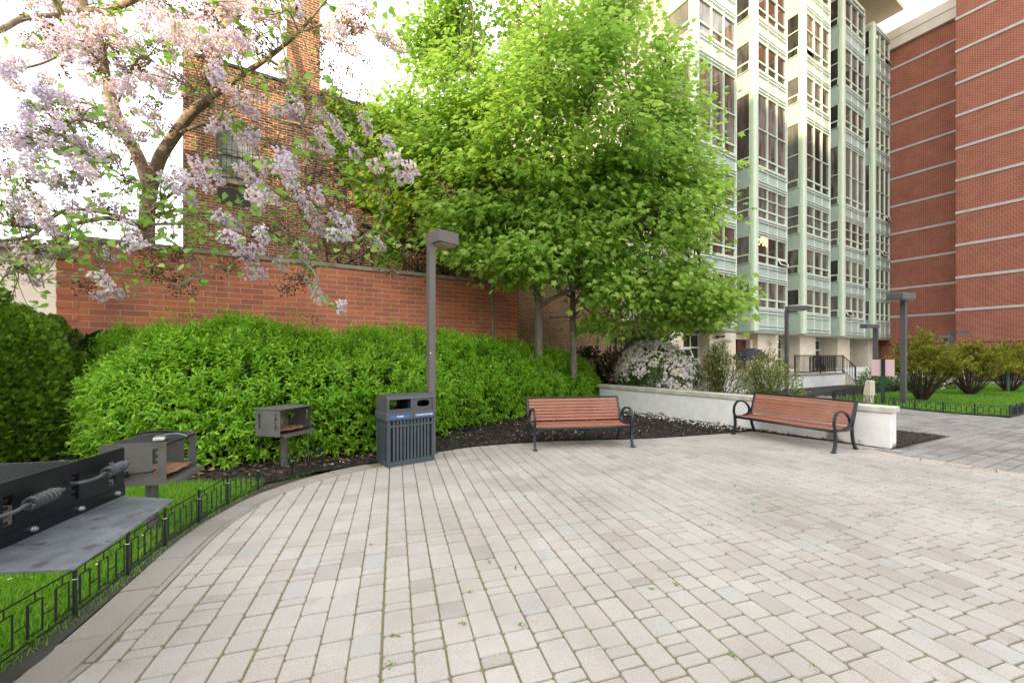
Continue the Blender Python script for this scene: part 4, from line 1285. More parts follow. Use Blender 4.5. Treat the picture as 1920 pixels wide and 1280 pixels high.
# shelf with chamfered outer corner
def to_local(p):
    d = np.asarray(p[:2]) - gp0
    return np.array([d @ gd, -(d @ gn)])
q = [to_local(G(217, 930, 0.79)), to_local(G(327, 935, 0.79)), to_local(G(137, 1067, 0.79)), to_local(G(-10, 1073, 0.79))]
q[0][1] = -0.010
q.append(np.array([0.0, -0.010]))
mb = MB(); mb.poly([(p[0], p[1]) for p in q][::-1], 0.783, 0.79)
mb.build('shelf', m_shelf, g1)
for f in (gl - 0.075, gl - 0.335, gl - 0.61):
    mb = MB(); mb.tube([(f, -0.009, 0.822), (f, -0.016, 0.822)], 0.014, 12); mb.tube([(f, -0.016, 0.822), (f, -0.03, 0.822)], 0.008, 8); mb.tube([(f, -0.016, 0.822), (f, -0.024, 0.822)], 0.0125, 6); mb.build('bolt', m_bolt, g1)
for f0, z in ((gl - 0.37, 0.985), (gl - 0.83, 0.965)):
    mb = MB()
    mb.tube(smoothline([(f0 - 0.02, 0.0, z + 0.0), (f0 - 0.015, -0.05, z), (f0 + 0.05, -0.07, z), (f0 + 0.12, -0.07, z + 0.012)], 5), 0.0095, 8)
    mb.tube([(f0 + 0.11, -0.07, z + 0.01), (f0 + 0.31, -0.075, z + 0.025)], 0.008, 8)
    spring(mb, (f0 + 0.12, -0.07, z + 0.012), (f0 + 0.28, -0.073, z + 0.022), 0.027, 7, 0.0085, 12)
    mb.build('handle', M_plain('handle_steel', (0.055, 0.06, 0.068), 0.45, scale=20), g1)
# brush lying on the middle grill
bz = 0.54 + 0.37 - 0.018
br_ = thing('grill_brush', 'white headed grill brush with black handle lying on the middle grill', 'brush', (-3.42, 3.80, bz), R(-58))
mb = MB(); mb.bbox(np.array([-0.05, 0.0, 0.0]), np.array([0.05, 0.085, 0.035]), 0.008); mb.build('brush_head', M_plain('dirty_white_plastic', (0.60, 0.58, 0.53), 0.6, var=0.2), br_)
mb = MB(); mb.bbox(np.array([-0.04, 0.008, 0.0355]), np.array([0.04, 0.078, 0.045]), 0.004); mb.tube(smoothline([(0, 0.07, 0.04), (0, 0.14, 0.05), (0, 0.20, 0.04), (0, 0.25, 0.015)], 5), 0.012, 8); mb.build('handle', m_shelf, br_)
tag(mesh_np('paper_scrap', np.array([(0, 0, 0.001), (0.05, 0.004, 0.012), (0.06, 0.03, 0.002), (0.012, 0.028, 0.009)]) + np.append(G(180, 934, 0.793)[:2], 0.7935), [(np.array([[0, 1, 2], [0, 2, 3]]), 0)], M_plain('pink_paper', (0.6, 0.42, 0.42), 0.8)), 'small crumpled pink paper scrap on the near grill shelf', 'litter')

# ------------------------------------------------------------------ low wire fences
def fence_panel_mb(mb, a, b, h=0.31, thick=1.0):
    a, b = np.array([*a, 0.0]), np.array([*b, 0.0])
    d = b - a
    X = lambda s_, z: a + d * s_ + np.array([0, 0, z])
    r = 0.0055 * thick
    mb.tube([X(0.0, h), X(1, h)], r, 5); mb.tube([X(0.0, 0.035), X(1, 0.035)], r * 1.2, 5)
    k = 3
    for i in range(k):
        c = (i + 0.5) / k
        l_, r_ = c - 0.085, c + 0.085
        mb.tube([X(l_, 0.06), X(l_, h - 0.055), X(l_, h - 0.055) + d * 0.0001], r * 1.6, 4)
        mb.tube([X(r_, 0.06), X(r_, h - 0.055)], r * 1.15, 4)
        mb.tube([X(l_, h - 0.055), X(r_, h - 0.055)], r, 4); mb.tube([X(l_, 0.07), X(r_, 0.07)], r, 4)
        mb.tube([X(c, h - 0.055), X(c, h)], r, 4)
        mb.tube([X(r_, h * 0.48), X(min(1, r_ + 0.16), h * 0.48)], r * 0.9, 4)
        if i == 0: mb.tube([X(0, h * 0.48), X(l_, h * 0.48)], r * 0.9, 4)
def fence(label, line, panel, h=0.31, thick=1.0, mat=None):
    line = np.asarray(line)
    d = np.r_[0, np.cumsum(np.linalg.norm(np.diff(line, axis=0), axis=1))]
    n = max(1, int(round(d[-1] / panel)))
    ts = np.linspace(0, d[-1], n + 1)
    pts = np.c_[np.interp(ts, d, line[:, 0]), np.interp(ts, d, line[:, 1])]
    t = thing('garden_fence', label, 'fence', (pts[0][0], pts[0][1], 0))
    pts = pts - pts[0]
    for a, b in zip(pts[:-1], pts[1:]):
        mb = MB(); fence_panel_mb(mb, a, b, h, thick); mb.build('panel', mat or m_black, t, uv=False)
    for p in pts:
        mb = MB(); mb.box((p[0] - 0.008 * thick, p[1] - 0.008 * thick, 0), (p[0] + 0.008 * thick, p[1] + 0.008 * thick, h + 0.03)); po = mb.build('post', mat or m_black, t, uv=False)
        if thick == 1.0:
            mb = MB(); mb.tube([(p[0] + 0.012 * math.cos(a), p[1] + 0.012 * math.sin(a), h - 0.06) for a in np.linspace(0, 6.0, 9)], 0.0022, 4); mb.tube([(p[0] + 0.012, p[1], h - 0.06), (p[0] + 0.03, p[1] - 0.02, h - 0.055)], 0.0018, 4); mb.build('cable_tie', m_wht, po)
    return t
FLINE = smoothline([(-2.62, -0.9, 0), (-2.66, 0.8, 0), (-2.72, 1.6, 0), (-2.78, 2.16, 0), (-2.84, 2.56, 0), (-2.96, 3.04, 0), (-3.09, 3.5, 0), (-3.17, 3.96, 0), (-3.25, 4.5, 0), (-3.22, 5.05, 0), (-3.06, 5.5, 0), (-2.85, 5.98, 0)], 4)[:, :2]
fence('low black wire fence with square loops along the left lawn under the grills', FLINE, 0.49)
m_fgreen = M_plain('dark_green_wire', (0.012, 0.022, 0.018), 0.5)
fence('low wire fence along the front of the right lawn', [(12.15, 15.0), (12.57, 13.8), (12.66, 12.57), (13.04, 11.65), (13.75, 11.0)], 0.6, 0.30, 1.6, m_fgreen)
fence('low wire fence along the far right side of the lawn from its corner', [(13.78, 11.0), (15.11, 11.72), (19, 13.8)], 0.6, 0.32, 2.0, m_fgreen)
fence('low wire fence along the back of the right lawn', [(12.2, 15.1), (12.9, 16.05), (15.84, 17.45), (21, 20.5), (27.1, 24.0)], 0.7, 0.30, 2.2, m_fgreen)

# ------------------------------------------------------------------ sign, marker post, stake, umbrella
m_greenpost = M_plain('green_channel_post', (0.02, 0.06, 0.045), 0.5)
sg = thing('sign_post', 'pale pink sign seen from behind on a green perforated post', 'sign', (13.13, 14.1, 0), R(-38))
mb = MB(); mb.box((-0.05, -0.012, 0), (0.05, -0.004, 0.985)); mb.box((-0.055, -0.04, 0), (-0.047, -0.0045, 0.985)); mb.box((0.047, -0.04, 0), (0.055, -0.0045, 0.985)); mb.build('post', m_greenpost, sg)
mb = MB(); mb.box((-0.05, -0.012, 0.988), (0.05, -0.004, 1.60)); mb.box((-0.055, -0.04, 0.988), (-0.047, -0.0045, 1.60)); mb.box((0.047, -0.04, 0.988), (0.055, -0.0045, 1.60))
for z in np.arange(1.02, 1.58, 0.045):
    mb.box((-0.012, -0.0145, z), (0.012, -0.0125, z + 0.018))
mb.build('channel', m_black, sg)
mb = MB(); mb.bbox(np.array([-0.30, 0.0, 0.99]), np.array([0.30, 0.008, 1.565]), 0.003); mb.build('sign_plate', M_plain('pale_pink_sign', (0.68, 0.47, 0.50), 0.5, scale=0.8, var=0.05), sg)
um = thing('marker_post', 'beige plastic utility marker post leaning behind the white wall', 'post', (12.62, 14.1, 0), R(10))
mb = MB()
for (z0, w0, z1, w1) in ((0, 0.115, 0.36, 0.105), (0.363, 0.112, 0.80, 0.088)):
    V = [(sx * w_ - z * 0.0 + z * 0.09, sy * w_, z) for z, w_ in ((z0, w0), (z1, w1)) for sx, sy in ((-1, -1), (1, -1), (1, 1), (-1, 1))]
    mb.add(V, [(3, 2, 1, 0), (4, 5, 6, 7)] + [(i, (i + 1) % 4, 4 + (i + 1) % 4, 4 + i) for i in range(4)])
mb.build('shaft', M_plain('beige_plastic', (0.55, 0.50, 0.37), 0.6, var=0.1), um)
mb = MB(); mb.add([(0.07 + sx * w_, sy * w_, z) for z, w_ in ((0.803, 0.084), (0.84, 0.072)) for sx, sy in ((-1, -1), (1, -1), (1, 1), (-1, 1))], [(3, 2, 1, 0), (4, 5, 6, 7)] + [(i, (i + 1) % 4, 4 + (i + 1) % 4, 4 + i) for i in range(4)]); mb.build('cap', M_plain('beige_plastic_cap', (0.55, 0.50, 0.37), 0.6), um)
sk = P(1890, 740, 18.5); mb = MB(); mb.box((-0.05, -0.03, 0), (0.05, 0.03, 1.2)); mb.box((-0.06, -0.04, 1.203), (0.06, 0.04, 1.26))
o_ = mb.build('stake', m_greenpost); o_.location = (sk[0], sk[1], 0); tag(o_, 'short dark green stake standing among the right hand shrubs', 'stake')
uc = P(1407, 667, 25.5)
pu = thing('patio_umbrella', 'black tilted patio umbrella in front of the brown door', 'umbrella', (uc[0], uc[1], 0.72), 0)
mb = MB(); mb.tube([(0, 0, 0), (0, 0, 1.3)], 0.03, 8); mb.build('pole', m_black, pu)
mb = MB()
n = 8
V = [(0.05, 0, 0.62)]
for rr, zz in ((0.4, 0.56), (0.75, 0.38), (1.05, 0.06)):
    for k in range(n):
        a = k * 2 * math.pi / n
        V.append((rr * math.cos(a), rr * math.sin(a), zz))
Fs = [(0, 1 + k, 1 + (k + 1) % n) for k in range(n)]
for i in range(2):
    for k in range(n):
        a, b = 1 + i * n + k, 1 + i * n + (k + 1) % n
        Fs.append((a, a + n, b + n, b))
V = np.array(V); V2 = V - [0, 0, 0.01]
mb.add(np.vstack([V, V2]), Fs + [tuple(i + len(V) for i in f[::-1]) for f in Fs])
cp = mb.build('canopy', M_plain('black_fabric', (0.015, 0.016, 0.020), 0.7), pu); cp.location = (0, 0, 0.85); cp.rotation_euler = (R(8), R(-10), 0)
# ------------------------------------------------------------------ foliage materials
m_hedge = M_leaf('hedge_leaf', [(0.0, (0.11, 0.28, 0.016)), (0.4, (0.20, 0.43, 0.026)), (0.8, (0.30, 0.55, 0.036)), (1.0, (0.40, 0.60, 0.06))], 0.45, (0.30, 0.60, 0.02))
m_thuja = M_leaf('conifer_spray', [(0.0, (0.06, 0.13, 0.012)), (0.5, (0.12, 0.23, 0.018)), (1.0, (0.21, 0.34, 0.028))], 0.3)
m_maple = M_leaf('maple_leaf', [(0.0, (0.13, 0.31, 0.045)), (0.4, (0.31, 0.50, 0.08)), (0.8, (0.43, 0.60, 0.12)), (1.0, (0.50, 0.64, 0.18))], 0.54, (0.50, 0.74, 0.13))
m_dog = M_leaf('dark_green_leaf', [(0.0, (0.05, 0.15, 0.016)), (0.5, (0.10, 0.25, 0.025)), (1.0, (0.17, 0.34, 0.035))], 0.35)
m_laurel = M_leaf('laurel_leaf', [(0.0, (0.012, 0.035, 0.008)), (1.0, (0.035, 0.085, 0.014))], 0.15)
m_azalea = M_leaf('azalea_leaf', [(0.0, (0.10, 0.18, 0.03)), (0.4, (0.18, 0.29, 0.045)), (0.7, (0.26, 0.34, 0.06)), (0.85, (0.28, 0.19, 0.08)), (1.0, (0.34, 0.22, 0.09))], 0.3)
m_yew = M_leaf('olive_needle', [(0.0, (0.13, 0.17, 0.016)), (0.5, (0.25, 0.28, 0.024)), (1.0, (0.38, 0.37, 0.045))], 0.4)
m_ivy = M_leaf('ivy_leaf', [(0.0, (0.10, 0.24, 0.016)), (0.6, (0.22, 0.38, 0.025)), (0.9, (0.36, 0.42, 0.03)), (1.0, (0.36, 0.18, 0.04))], 0.3)
m_heart = M_leaf('heart_leaf', [(0.0, (0.16, 0.33, 0.06)), (0.6, (0.28, 0.48, 0.11)), (1.0, (0.40, 0.58, 0.15))], 0.45, (0.35, 0.6, 0.05))
m_lilac = M_leaf('lilac_flower', [(0.0, (0.72, 0.58, 0.78)), (0.3, (0.84, 0.73, 0.86)), (0.7, (0.91, 0.84, 0.91)), (0.92, (0.93, 0.92, 0.93)), (1.0, (0.60, 0.38, 0.20))], 0.5, rough=0.6)
m_petal = M_leaf('white_petal', [(0.0, (0.78, 0.70, 0.76)), (0.4, (0.88, 0.85, 0.84)), (1.0, (0.92, 0.91, 0.87))], 0.3, rough=0.6)
m_pod = M_leaf('seed_pod', [(0.0, (0.08, 0.045, 0.025)), (0.6, (0.18, 0.10, 0.055)), (1.0, (0.28, 0.17, 0.09))], 0.0, rough=0.8)
m_grass = M_leaf('grass_blade', [(0.0, (0.09, 0.24, 0.014)), (0.5, (0.16, 0.38, 0.022)), (0.9, (0.25, 0.47, 0.035)), (1.0, (0.38, 0.38, 0.10))], 0.4)
def M_bark(name, c1, c2, sc=14):
    m, t, b, o = newmat(name)
    g = t.nodes.new('ShaderNodeTexCoord'); mpn = t.nodes.new('ShaderNodeMapping'); mpn.inputs['Scale'].default_value = (sc, sc, sc * 0.25)
    n = t.nodes.new('ShaderNodeTexNoise'); n.inputs['Scale'].default_value = 1; n.inputs['Detail'].default_value = 6; n.inputs['Roughness'].default_value = 0.7
    t.links.new(g.outputs['Object'], mpn.inputs[0]); t.links.new(mpn.outputs[0], n.inputs['Vector'])
    t.links.new(ramp(t, n.outputs['Fac'], [(0.3, c1), (0.7, c2)]), b.inputs['Base Color'])
    b.inputs['Roughness'].default_value = 0.9; b.inputs['Specular IOR Level'].default_value = 0.2
    bump(t, b, n.outputs['Fac'], 0.8, 0.02)
    return m
m_bark = M_bark('maple_bark', (0.10, 0.085, 0.065), (0.27, 0.24, 0.19))
m_bark2 = M_bark('paulownia_bark', (0.14, 0.105, 0.075), (0.34, 0.26, 0.19), 10)
m_twig = M_plain('brown_twig', (0.045, 0.032, 0.022), 0.9, var=0.3)

def fbm(p, seed=0, oct_=3, sc=1.0):
    """cheap smooth pseudo noise in [-1,1] made of sines"""
    r_ = np.random.default_rng(seed)
    p = np.asarray(p) * sc
    v = 0
    a = 1.0
    tot = 0
    for o in range(oct_):
        for k in range(4):
            d = r_.normal(size=3); d /= np.linalg.norm(d)
            v = v + a * np.sin(p @ d * (2.0 * 2 ** o) + r_.uniform(0, 6.28))
        tot += a * 4 * 0.7
        a *= 0.6
    return v / tot
def to_parent_loc(o, loc):
    o.location = -np.asarray(loc)
def plant(name, label, cat, base, group=None):
    return thing(name, label, cat, tuple(base), 0, group)
def add_part(root, name, V, groups, mats, **k):
    o = mesh_np(name, np.asarray(V) - np.array(root.location), groups, mats, root, **k)
    return o
LQ = LANCE[:6]
def sprays(pos, nrm, n_leaf, length, lsize, droop=0.35, up=0.45, spread=0.9, wid=1.0, tv=LQ, tf=LANCE_Q):
    """short shoots growing from pos along nrm with alternate leaves on them"""
    pos, nrm = np.asarray(pos), unit(np.asarray(nrm))
    N = len(pos)
    sd_ = unit(nrm + np.array([0, 0, up]) + rng.normal(size=(N, 3)) * 0.35)
    side_ = unit(np.cross(sd_, rnd(N)))
    side2 = np.cross(sd_, side_)
    P_, A_, N_, Z_ = [], [], [], []
    for k in range(n_leaf):
        t_ = (k + 0.5) / n_leaf
        ang = k * 2.4 + rng.uniform(0, 0.6, N)
        lat = np.cos(ang)[:, None] * side_ + np.sin(ang)[:, None] * side2
        p = pos + sd_ * (length * t_)[:, None] if not np.isscalar(length) else pos + sd_ * length * t_
        a = unit(lat * spread + sd_ * (0.5 + 0.6 * t_) + np.array([0, 0, -droop]) + rng.normal(size=(N, 3)) * 0.15)
        n_ = unit(np.array([0, 0, 1.0]) + nrm * 0.7 + rng.normal(size=(N, 3)) * 0.3)
        P_.append(p); A_.append(a); N_.append(n_); Z_.append(lsize * rng.uniform(0.65, 1.15, N) * (1 - 0.25 * t_))
    return scatter(tv, tf, np.concatenate(P_), np.concatenate(A_), np.concatenate(N_), np.concatenate(Z_), wid)

# ------------------------------------------------------------------ hedge
HF = smoothline([(-8.1, 8.3, 0), (-7.95, 7.5, 0), (-7.2, 6.8, 0), (-6.3, 6.2, 0), (-5.35, 5.98, 0), (-4.3, 6.22, 0), (-3.2, 6.68, 0), (-2.35, 7.25, 0), (-1.5, 8.45, 0), (-0.5, 10.05, 0), (1.0, 11.6, 0), (2.45, 13.0, 0), (2.75, 13.8, 0)], 8)[:, :2]
hd = np.r_[0, np.cumsum(np.linalg.norm(np.diff(HF, axis=0), axis=1))]
hpx = 960 + HF[:, 0] / HF[:, 1] * F
htop = np.interp(hpx, [120, 180, 260, 330, 430, 480, 560, 640, 700, 760, 850, 900, 1000, 1060, 1100, 1140], [1.6, 2.1, 2.25, 2.3, 2.38, 2.3, 2.15, 2.04, 2.15, 2.28, 2.15, 2.2, 2.1, 1.95, 1.7, 1.3])
def hedge_pt(s_, th):
    x = np.interp(s_, hd, HF[:, 0]); y = np.interp(s_, hd, HF[:, 1])
    T = np.stack([np.interp(s_ + 0.2, hd, HF[:, 0]) - np.interp(s_ - 0.2, hd, HF[:, 0]), np.interp(s_ + 0.2, hd, HF[:, 1]) - np.interp(s_ - 0.2, hd, HF[:, 1])], -1)
    T = unit(T)
    nin = unit(np.stack([-T[:, 1], T[:, 0]], -1) * 0.35 + nW)
    dist = ((A0 - np.stack([x, y], -1)) @ nW) / (nin @ nW)
    D = np.clip(dist - 0.15, 0.6, 3.2)
    h_ = np.interp(s_, hd, htop)
    dep = D * (0.5 - 0.5 * np.cos(th))
    z = 0.04 + (h_ - 0.04) * np.maximum(np.sin(th), 0) ** 0.62
    bulge = -0.28 * np.exp(-((z / h_ - 0.45) / 0.3) ** 2) * (th < 1.3)
    p = np.stack([x, y], -1) + nin * (dep + bulge)[:, None]
    return np.concatenate([p, z[:, None]], 1)
N = 13800
s_ = rng.uniform(0.0, hd[-1], N); th = np.arccos(1 - 2 * np.clip(rng.beta(0.75, 1.5, N), 0, 1)); th = np.minimum(th, 2.4); th[:3000] = rng.uniform(0.02, 0.40, 3000)
p0 = hedge_pt(s_, th)
p0[:3000, 2] = rng.uniform(0.02, 1.05, 3000)
ps = hedge_pt(np.clip(s_ + 0.03, 0, hd[-1]), th) - hedge_pt(np.clip(s_ - 0.03, 0, hd[-1]), th)
pt = hedge_pt(s_, th + 0.02) - hedge_pt(s_, th - 0.02)
hn = unit(np.cross(ps, pt))
hn[(hn @ np.array([0.4, -0.8, 0.5])) < 0] *= -1
lump = fbm(p0, 3, 3, 1.15)
lump2 = fbm(p0, 8, 2, 3.2)
p1 = p0 + hn * (0.24 * lump + 0.13 * lump2 - 0.14)[:, None] - hn * (rng.random(N) ** 2 * 0.30)[:, None]
hroot = plant('hedge', 'long dense bright green hedge in front of the red wall', 'hedge', (-2.3, 8.2, 0))
V, gr = sprays(p1, hn, 8, rng.uniform(0.12, 0.28, N), 0.112, wid=0.95)
parts = [(V, gr, 0)]
# upright whips above the hedge
k = 420
s2_ = rng.uniform(0.3, hd[-1] - 0.4, k)
pw = hedge_pt(s2_, np.full(k, 1.45) + rng.normal(0, 0.25, k))
V, gr = sprays(pw - [0, 0, 0.1], np.tile([0, 0, 1.0], (k, 1)), 9, rng.uniform(0.2, 0.75, k) * rng.uniform(0.5, 1, k), 0.085, droop=0.0, up=1.5, spread=0.8, wid=0.8)
parts.append((V, gr, 0))
V, gs = join(parts)
add_part(hroot, 'leaves', V, gs, [m_hedge])
mb = MB()
for i in range(k // 2):
    mb.tube([pw[i] - [0, 0, 0.35], pw[i] + [0, 0, 0.2]], [0.006, 0.002], 4, False)
for i in range(150):
    b = hedge_pt(np.array([rng.uniform(0.2, hd[-1] - 0.2)]), np.array([rng.uniform(0.9, 1.4)]))[0]
    f0 = hedge_pt(np.array([rng.uniform(0, 1) * 0 + np.clip(rng.normal(0, 1), -1, 1) * 0.0 + 0.5]), np.array([0.9]))[0]
    g0 = b.copy(); g0[2] = 0
    g0[:2] += rng.normal(0, 0.12, 2)
    mb.tube(smoothline([g0, (g0 + b) / 2 + [*rng.normal(0, 0.1, 2), 0.1], b], 3), [0.016] * 3 + [0.012] * 2 + [0.006] * 2, 5, False)
o_ = mb.build('stems', m_twig, hroot, uv=False); o_.location = [-x for x in hroot.location]
# inner mass of old wood and inner leaves
N2 = 5000
s_ = rng.uniform(0.0, hd[-1], N2); th = rng.uniform(0.2, 1.45, N2)
pi_ = hedge_pt(s_, th); ps = hedge_pt(np.clip(s_ + 0.03, 0, hd[-1]), th) - hedge_pt(np.clip(s_ - 0.03, 0, hd[-1]), th); pt = hedge_pt(s_, th + 0.02) - hedge_pt(s_, th - 0.02)
n_ = unit(np.cross(ps, pt)); n_[(n_ @ np.array([0.4, -0.8, 0.5])) < 0] *= -1
pi_ = pi_ - n_ * rng.uniform(0.35, 0.7, N2)[:, None]
pi_[:1500, 2] = rng.uniform(0.15, 1.2, 1500)
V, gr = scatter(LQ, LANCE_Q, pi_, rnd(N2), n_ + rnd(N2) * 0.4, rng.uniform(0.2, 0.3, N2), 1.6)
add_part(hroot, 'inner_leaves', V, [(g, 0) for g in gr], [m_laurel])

# ------------------------------------------------------------------ conifer shrubs on the left
FAN = [(0, 0, 0), (0.10, 0.35, 0.02), (0.32, 0.55, -0.02), (0.20, 0.72, 0.0), (0.10, 1.0, -0.06), (-0.02, 0.8, 0.0), (-0.14, 0.95, -0.05), (-0.20, 0.70, 0.0), (-0.33, 0.5, -0.02), (-0.10, 0.33, 0.02)]
FAN_F = [(0, 1, 9), (1, 2, 3), (1, 3, 4, 5), (1, 5, 9), (5, 6, 7, 9), (7, 8, 9)]
def blob_points(c, r, n, seed=0, amp=0.15, sc=1.5, zmin=None):
    d = rnd(n)
    p = np.asarray(c) + d * np.asarray(r)
    nn = unit(d / np.asarray(r))
    p = p + nn * (amp * fbm(p, seed, 3, sc))[:, None]
    if zmin is not None:
        k_ = p[:, 2] > zmin
        p, nn = p[k_], nn[k_]
    return p, nn
croot = plant('conifer_shrub', 'large dark green feathery conifer shrub at the left edge', 'shrub', (-7.6, 6.6, 0))
parts = []
for c, r, n in (((-7.98, 6.35, 0.95), (0.58, 0.62, 1.45), 24000), ((-9.1, 7.7, 1.15), (0.72, 0.7, 1.35), 15000), ((-8.45, 7.6, 0.85), (0.42, 0.5, 0.9), 8000), ((-8.6, 6.0, 1.2), (0.8, 0.8, 1.9), 9000)):
    p, nn = blob_points(c, r, n, 5, 0.22, 2.0, 0.05)
    p = p - nn * (rng.random(len(p)) ** 2 * 0.25)[:, None]
    a = unit(nn * 0.9 + [0, 0, 0.55] + rng.normal(size=nn.shape) * 0.3)
    V, gr = scatter(FAN, FAN_F, p, a, np.cross(a, rnd(len(p))) + nn * 0.3, rng.uniform(0.06, 0.125, len(p)), 1.15)
    parts.append((V, gr, 0))
V, gs = join(parts)
add_part(croot, 'foliage', V, gs, [m_thuja])
mb = MB()
for x, y in ((-7.98, 6.35), (-9.1, 7.7), (-8.45, 7.6), (-8.6, 6.0)):
    mb.tube([(x, y, 0), (x, y, 2.0)], [0.09, 0.02], 7)
    for k in range(60):
        z = rng.uniform(0.1, 2.0); a = rng.uniform(0, 6.28); l = 0.5 * (1.15 - z / 2.6)
        mb.tube([(x, y, z), (x + l * math.cos(a), y + l * math.sin(a), z + 0.25)], [0.015, 0.004], 4, False)
o_ = mb.build('trunk', m_twig, croot, uv=False); o_.location = [-v for v in croot.location]

# ------------------------------------------------------------------ maples
def branch_curve(a, b, sag=0.15, wob=0.12, n=5):
    a, b = np.asarray(a, dtype=float), np.asarray(b, dtype=float)
    l = np.linalg.norm(b - a)
    m1 = a + (b - a) * 0.35 + rng.normal(0, wob * l * 0.5, 3) + [0, 0, sag * l]
    m2 = a + (b - a) * 0.7 + rng.normal(0, wob * l * 0.4, 3) + [0, 0, sag * l * 0.8]
    return smoothline([a, m1, m2, b], n)
YM = 11.6
clus = []
def ell(c, r, n, shell=0.45, zmin=-9):
    d = rnd(n); rr = (shell + (1 - shell) * rng.random(n)) ** 0.6
    p = np.asarray(c) + d * np.asarray(r) * rr[:, None]
    p = p[p[:, 2] > zmin]
    clus.append(p)
def W(px, py, Y=YM):
    return P(px, py, Y)
ell(W(1050, 240), (4.0, 2.4, 3.9), 250, zmin=4.8)
ell(W(1000, 20), (3.1, 2.2, 3.6), 155)
ell(W(1215, 430), (2.1, 1.5, 1.5), 75)
ell(W(1290, 350), (0.9, 1.0, 2.2), 22)
ell(W(1215, 160), (0.9, 1.0, 1.4), 22)
ell(W(885, 390), (1.5, 1.5, 1.4), 55, zmin=4.6)
ell(W(800, 270), (0.9, 1.0, 1.5), 24)
ell(W(800, 110), (0.75, 0.9, 1.3), 20)
ell(W(745, 185), (0.55, 0.5, 0.35), 8)
ell(W(850, 130), (1.3, 1.2, 2.0), 35)
ell(W(1090, 500), (0.9, 0.8, 0.55), 16)
ell(W(1010, 455), (0.7, 0.7, 0.4), 12)
ell(W(1270, 530), (1.3, 0.9, 0.6), 34)
ell(W(960, 470, 10.6), (1.0, 0.6, 0.35), 14)
ell(W(880, 455, 10.8), (0.7, 0.5, 0.35), 9)
ell(W(975, 500, 11.0), (0.8, 0.5, 0.3), 12)
ell(W(1140, 540, 11.4), (0.7, 0.5, 0.4), 13)
ell(W(1120, 290), (0.9, 1.0, 0.9), 24)
ell(W(1190, 330), (0.7, 0.8, 0.8), 16)
ell(W(1000, 320), (1.6, 1.4, 1.3), 50)
ell(W(950, 420, 11.2), (1.2, 0.9, 0.7), 26)
ell(W(1060, 440, 11.0), (1.0, 0.7, 0.6), 22)
ell(W(1180, 520, 11.3), (1.0, 0.7, 0.5), 20)
ell(W(1200, 540, 11.8), (0.9, 0.7, 0.6), 22)
ell(W(1340, 555, 11.6), (0.75, 0.6, 0.4), 14)
ell(W(1290, 590, 12.2), (0.8, 0.6, 0.4), 14)
ell(W(1130, 600, 12.4), (0.7, 0.4, 0.35), 8)
clus = np.concatenate(clus)
ctr = W(1040, 180)
clus = clus[fbm(clus, 21, 2, 0.9) > -0.38]
TA, TB, TC = np.array([0.80, 12.0]), np.array([1.90, 12.35]), np.array([-0.60, 12.7])
cx = clus[:, 0]
own = np.where(cx < -1.0, 2, np.where(cx + rng.normal(0, 0.5, len(cx)) < 1.5, 0, 1))
def tpath(pts, r0, r1, n=6):
    q = smoothline([W(*p) for p in pts], n)
    return q, np.linspace(r0, r1, len(q)) 
trees = [
    ('maple_tree', 'bright green maple with a forked trunk rising from the hedge, left of the pair', TA,
     [tpath([(1009, 725, 12), (1010, 640, 12), (1010, 585, 12), (1014, 520, 12), (1018, 440, 11.9), (1022, 330, 11.8), (1020, 200, 11.8), (1015, 60, 11.7), (1010, -60, 11.7)], 0.135, 0.03),
      tpath([(1010, 578, 12), (1035, 560, 11.8), (1075, 540, 11.5), (1100, 505, 11.3), (1108, 450, 11.1), (1125, 380, 10.9)], 0.07, 0.025),
      tpath([(1008, 575, 12), (1000, 520, 11.8), (990, 470, 11.6), (975, 425, 11.3), (930, 330, 10.9)], 0.06, 0.02),
      tpath([(1018, 440, 11.9), (960, 330, 11.5), (920, 220, 11.2), (880, 120, 11)], 0.06, 0.015)]),
    ('maple_tree', 'bright green maple with a straight pale trunk, right of the pair behind the hedge', TB,
     [tpath([(1075, 715, 12.35), (1075, 640, 12.35), (1074, 560, 12.35), (1078, 480, 12.3), (1085, 380, 12.2), (1100, 230, 12), (1110, 80, 11.9), (1115, -60, 11.8)], 0.105, 0.03),
      tpath([(1078, 570, 12.3), (1100, 530, 12.1), (1104, 495, 12), (1150, 460, 11.7), (1200, 430, 11.3)], 0.05, 0.02),
      tpath([(1078, 590, 12.3), (1120, 545, 12), (1180, 520, 11.8), (1260, 500, 11.5), (1310, 480, 11.3)], 0.05, 0.012),
      tpath([(1082, 400, 12.2), (1150, 300, 11.8), (1210, 220, 11.5), (1270, 120, 11.2)], 0.06, 0.015),
      tpath([(1030, 595, 12.2), (1100, 592, 12.2), (1180, 580, 12.2), (1240, 585, 12)], 0.03, 0.012)]),
    ('maple_tree', 'thin young maple half hidden by leaves left of the two larger trunks', TC,
     [tpath([(925, 720, 12.7), (924, 600, 12.7), (922, 500, 12.6), (918, 400, 12.4), (905, 280, 12.2), (880, 150, 12), (860, 60, 11.8)], 0.075, 0.02),
      tpath([(922, 515, 12.6), (912, 470, 12.4), (890, 420, 12), (850, 380, 11.6)], 0.03, 0.012)]),
]
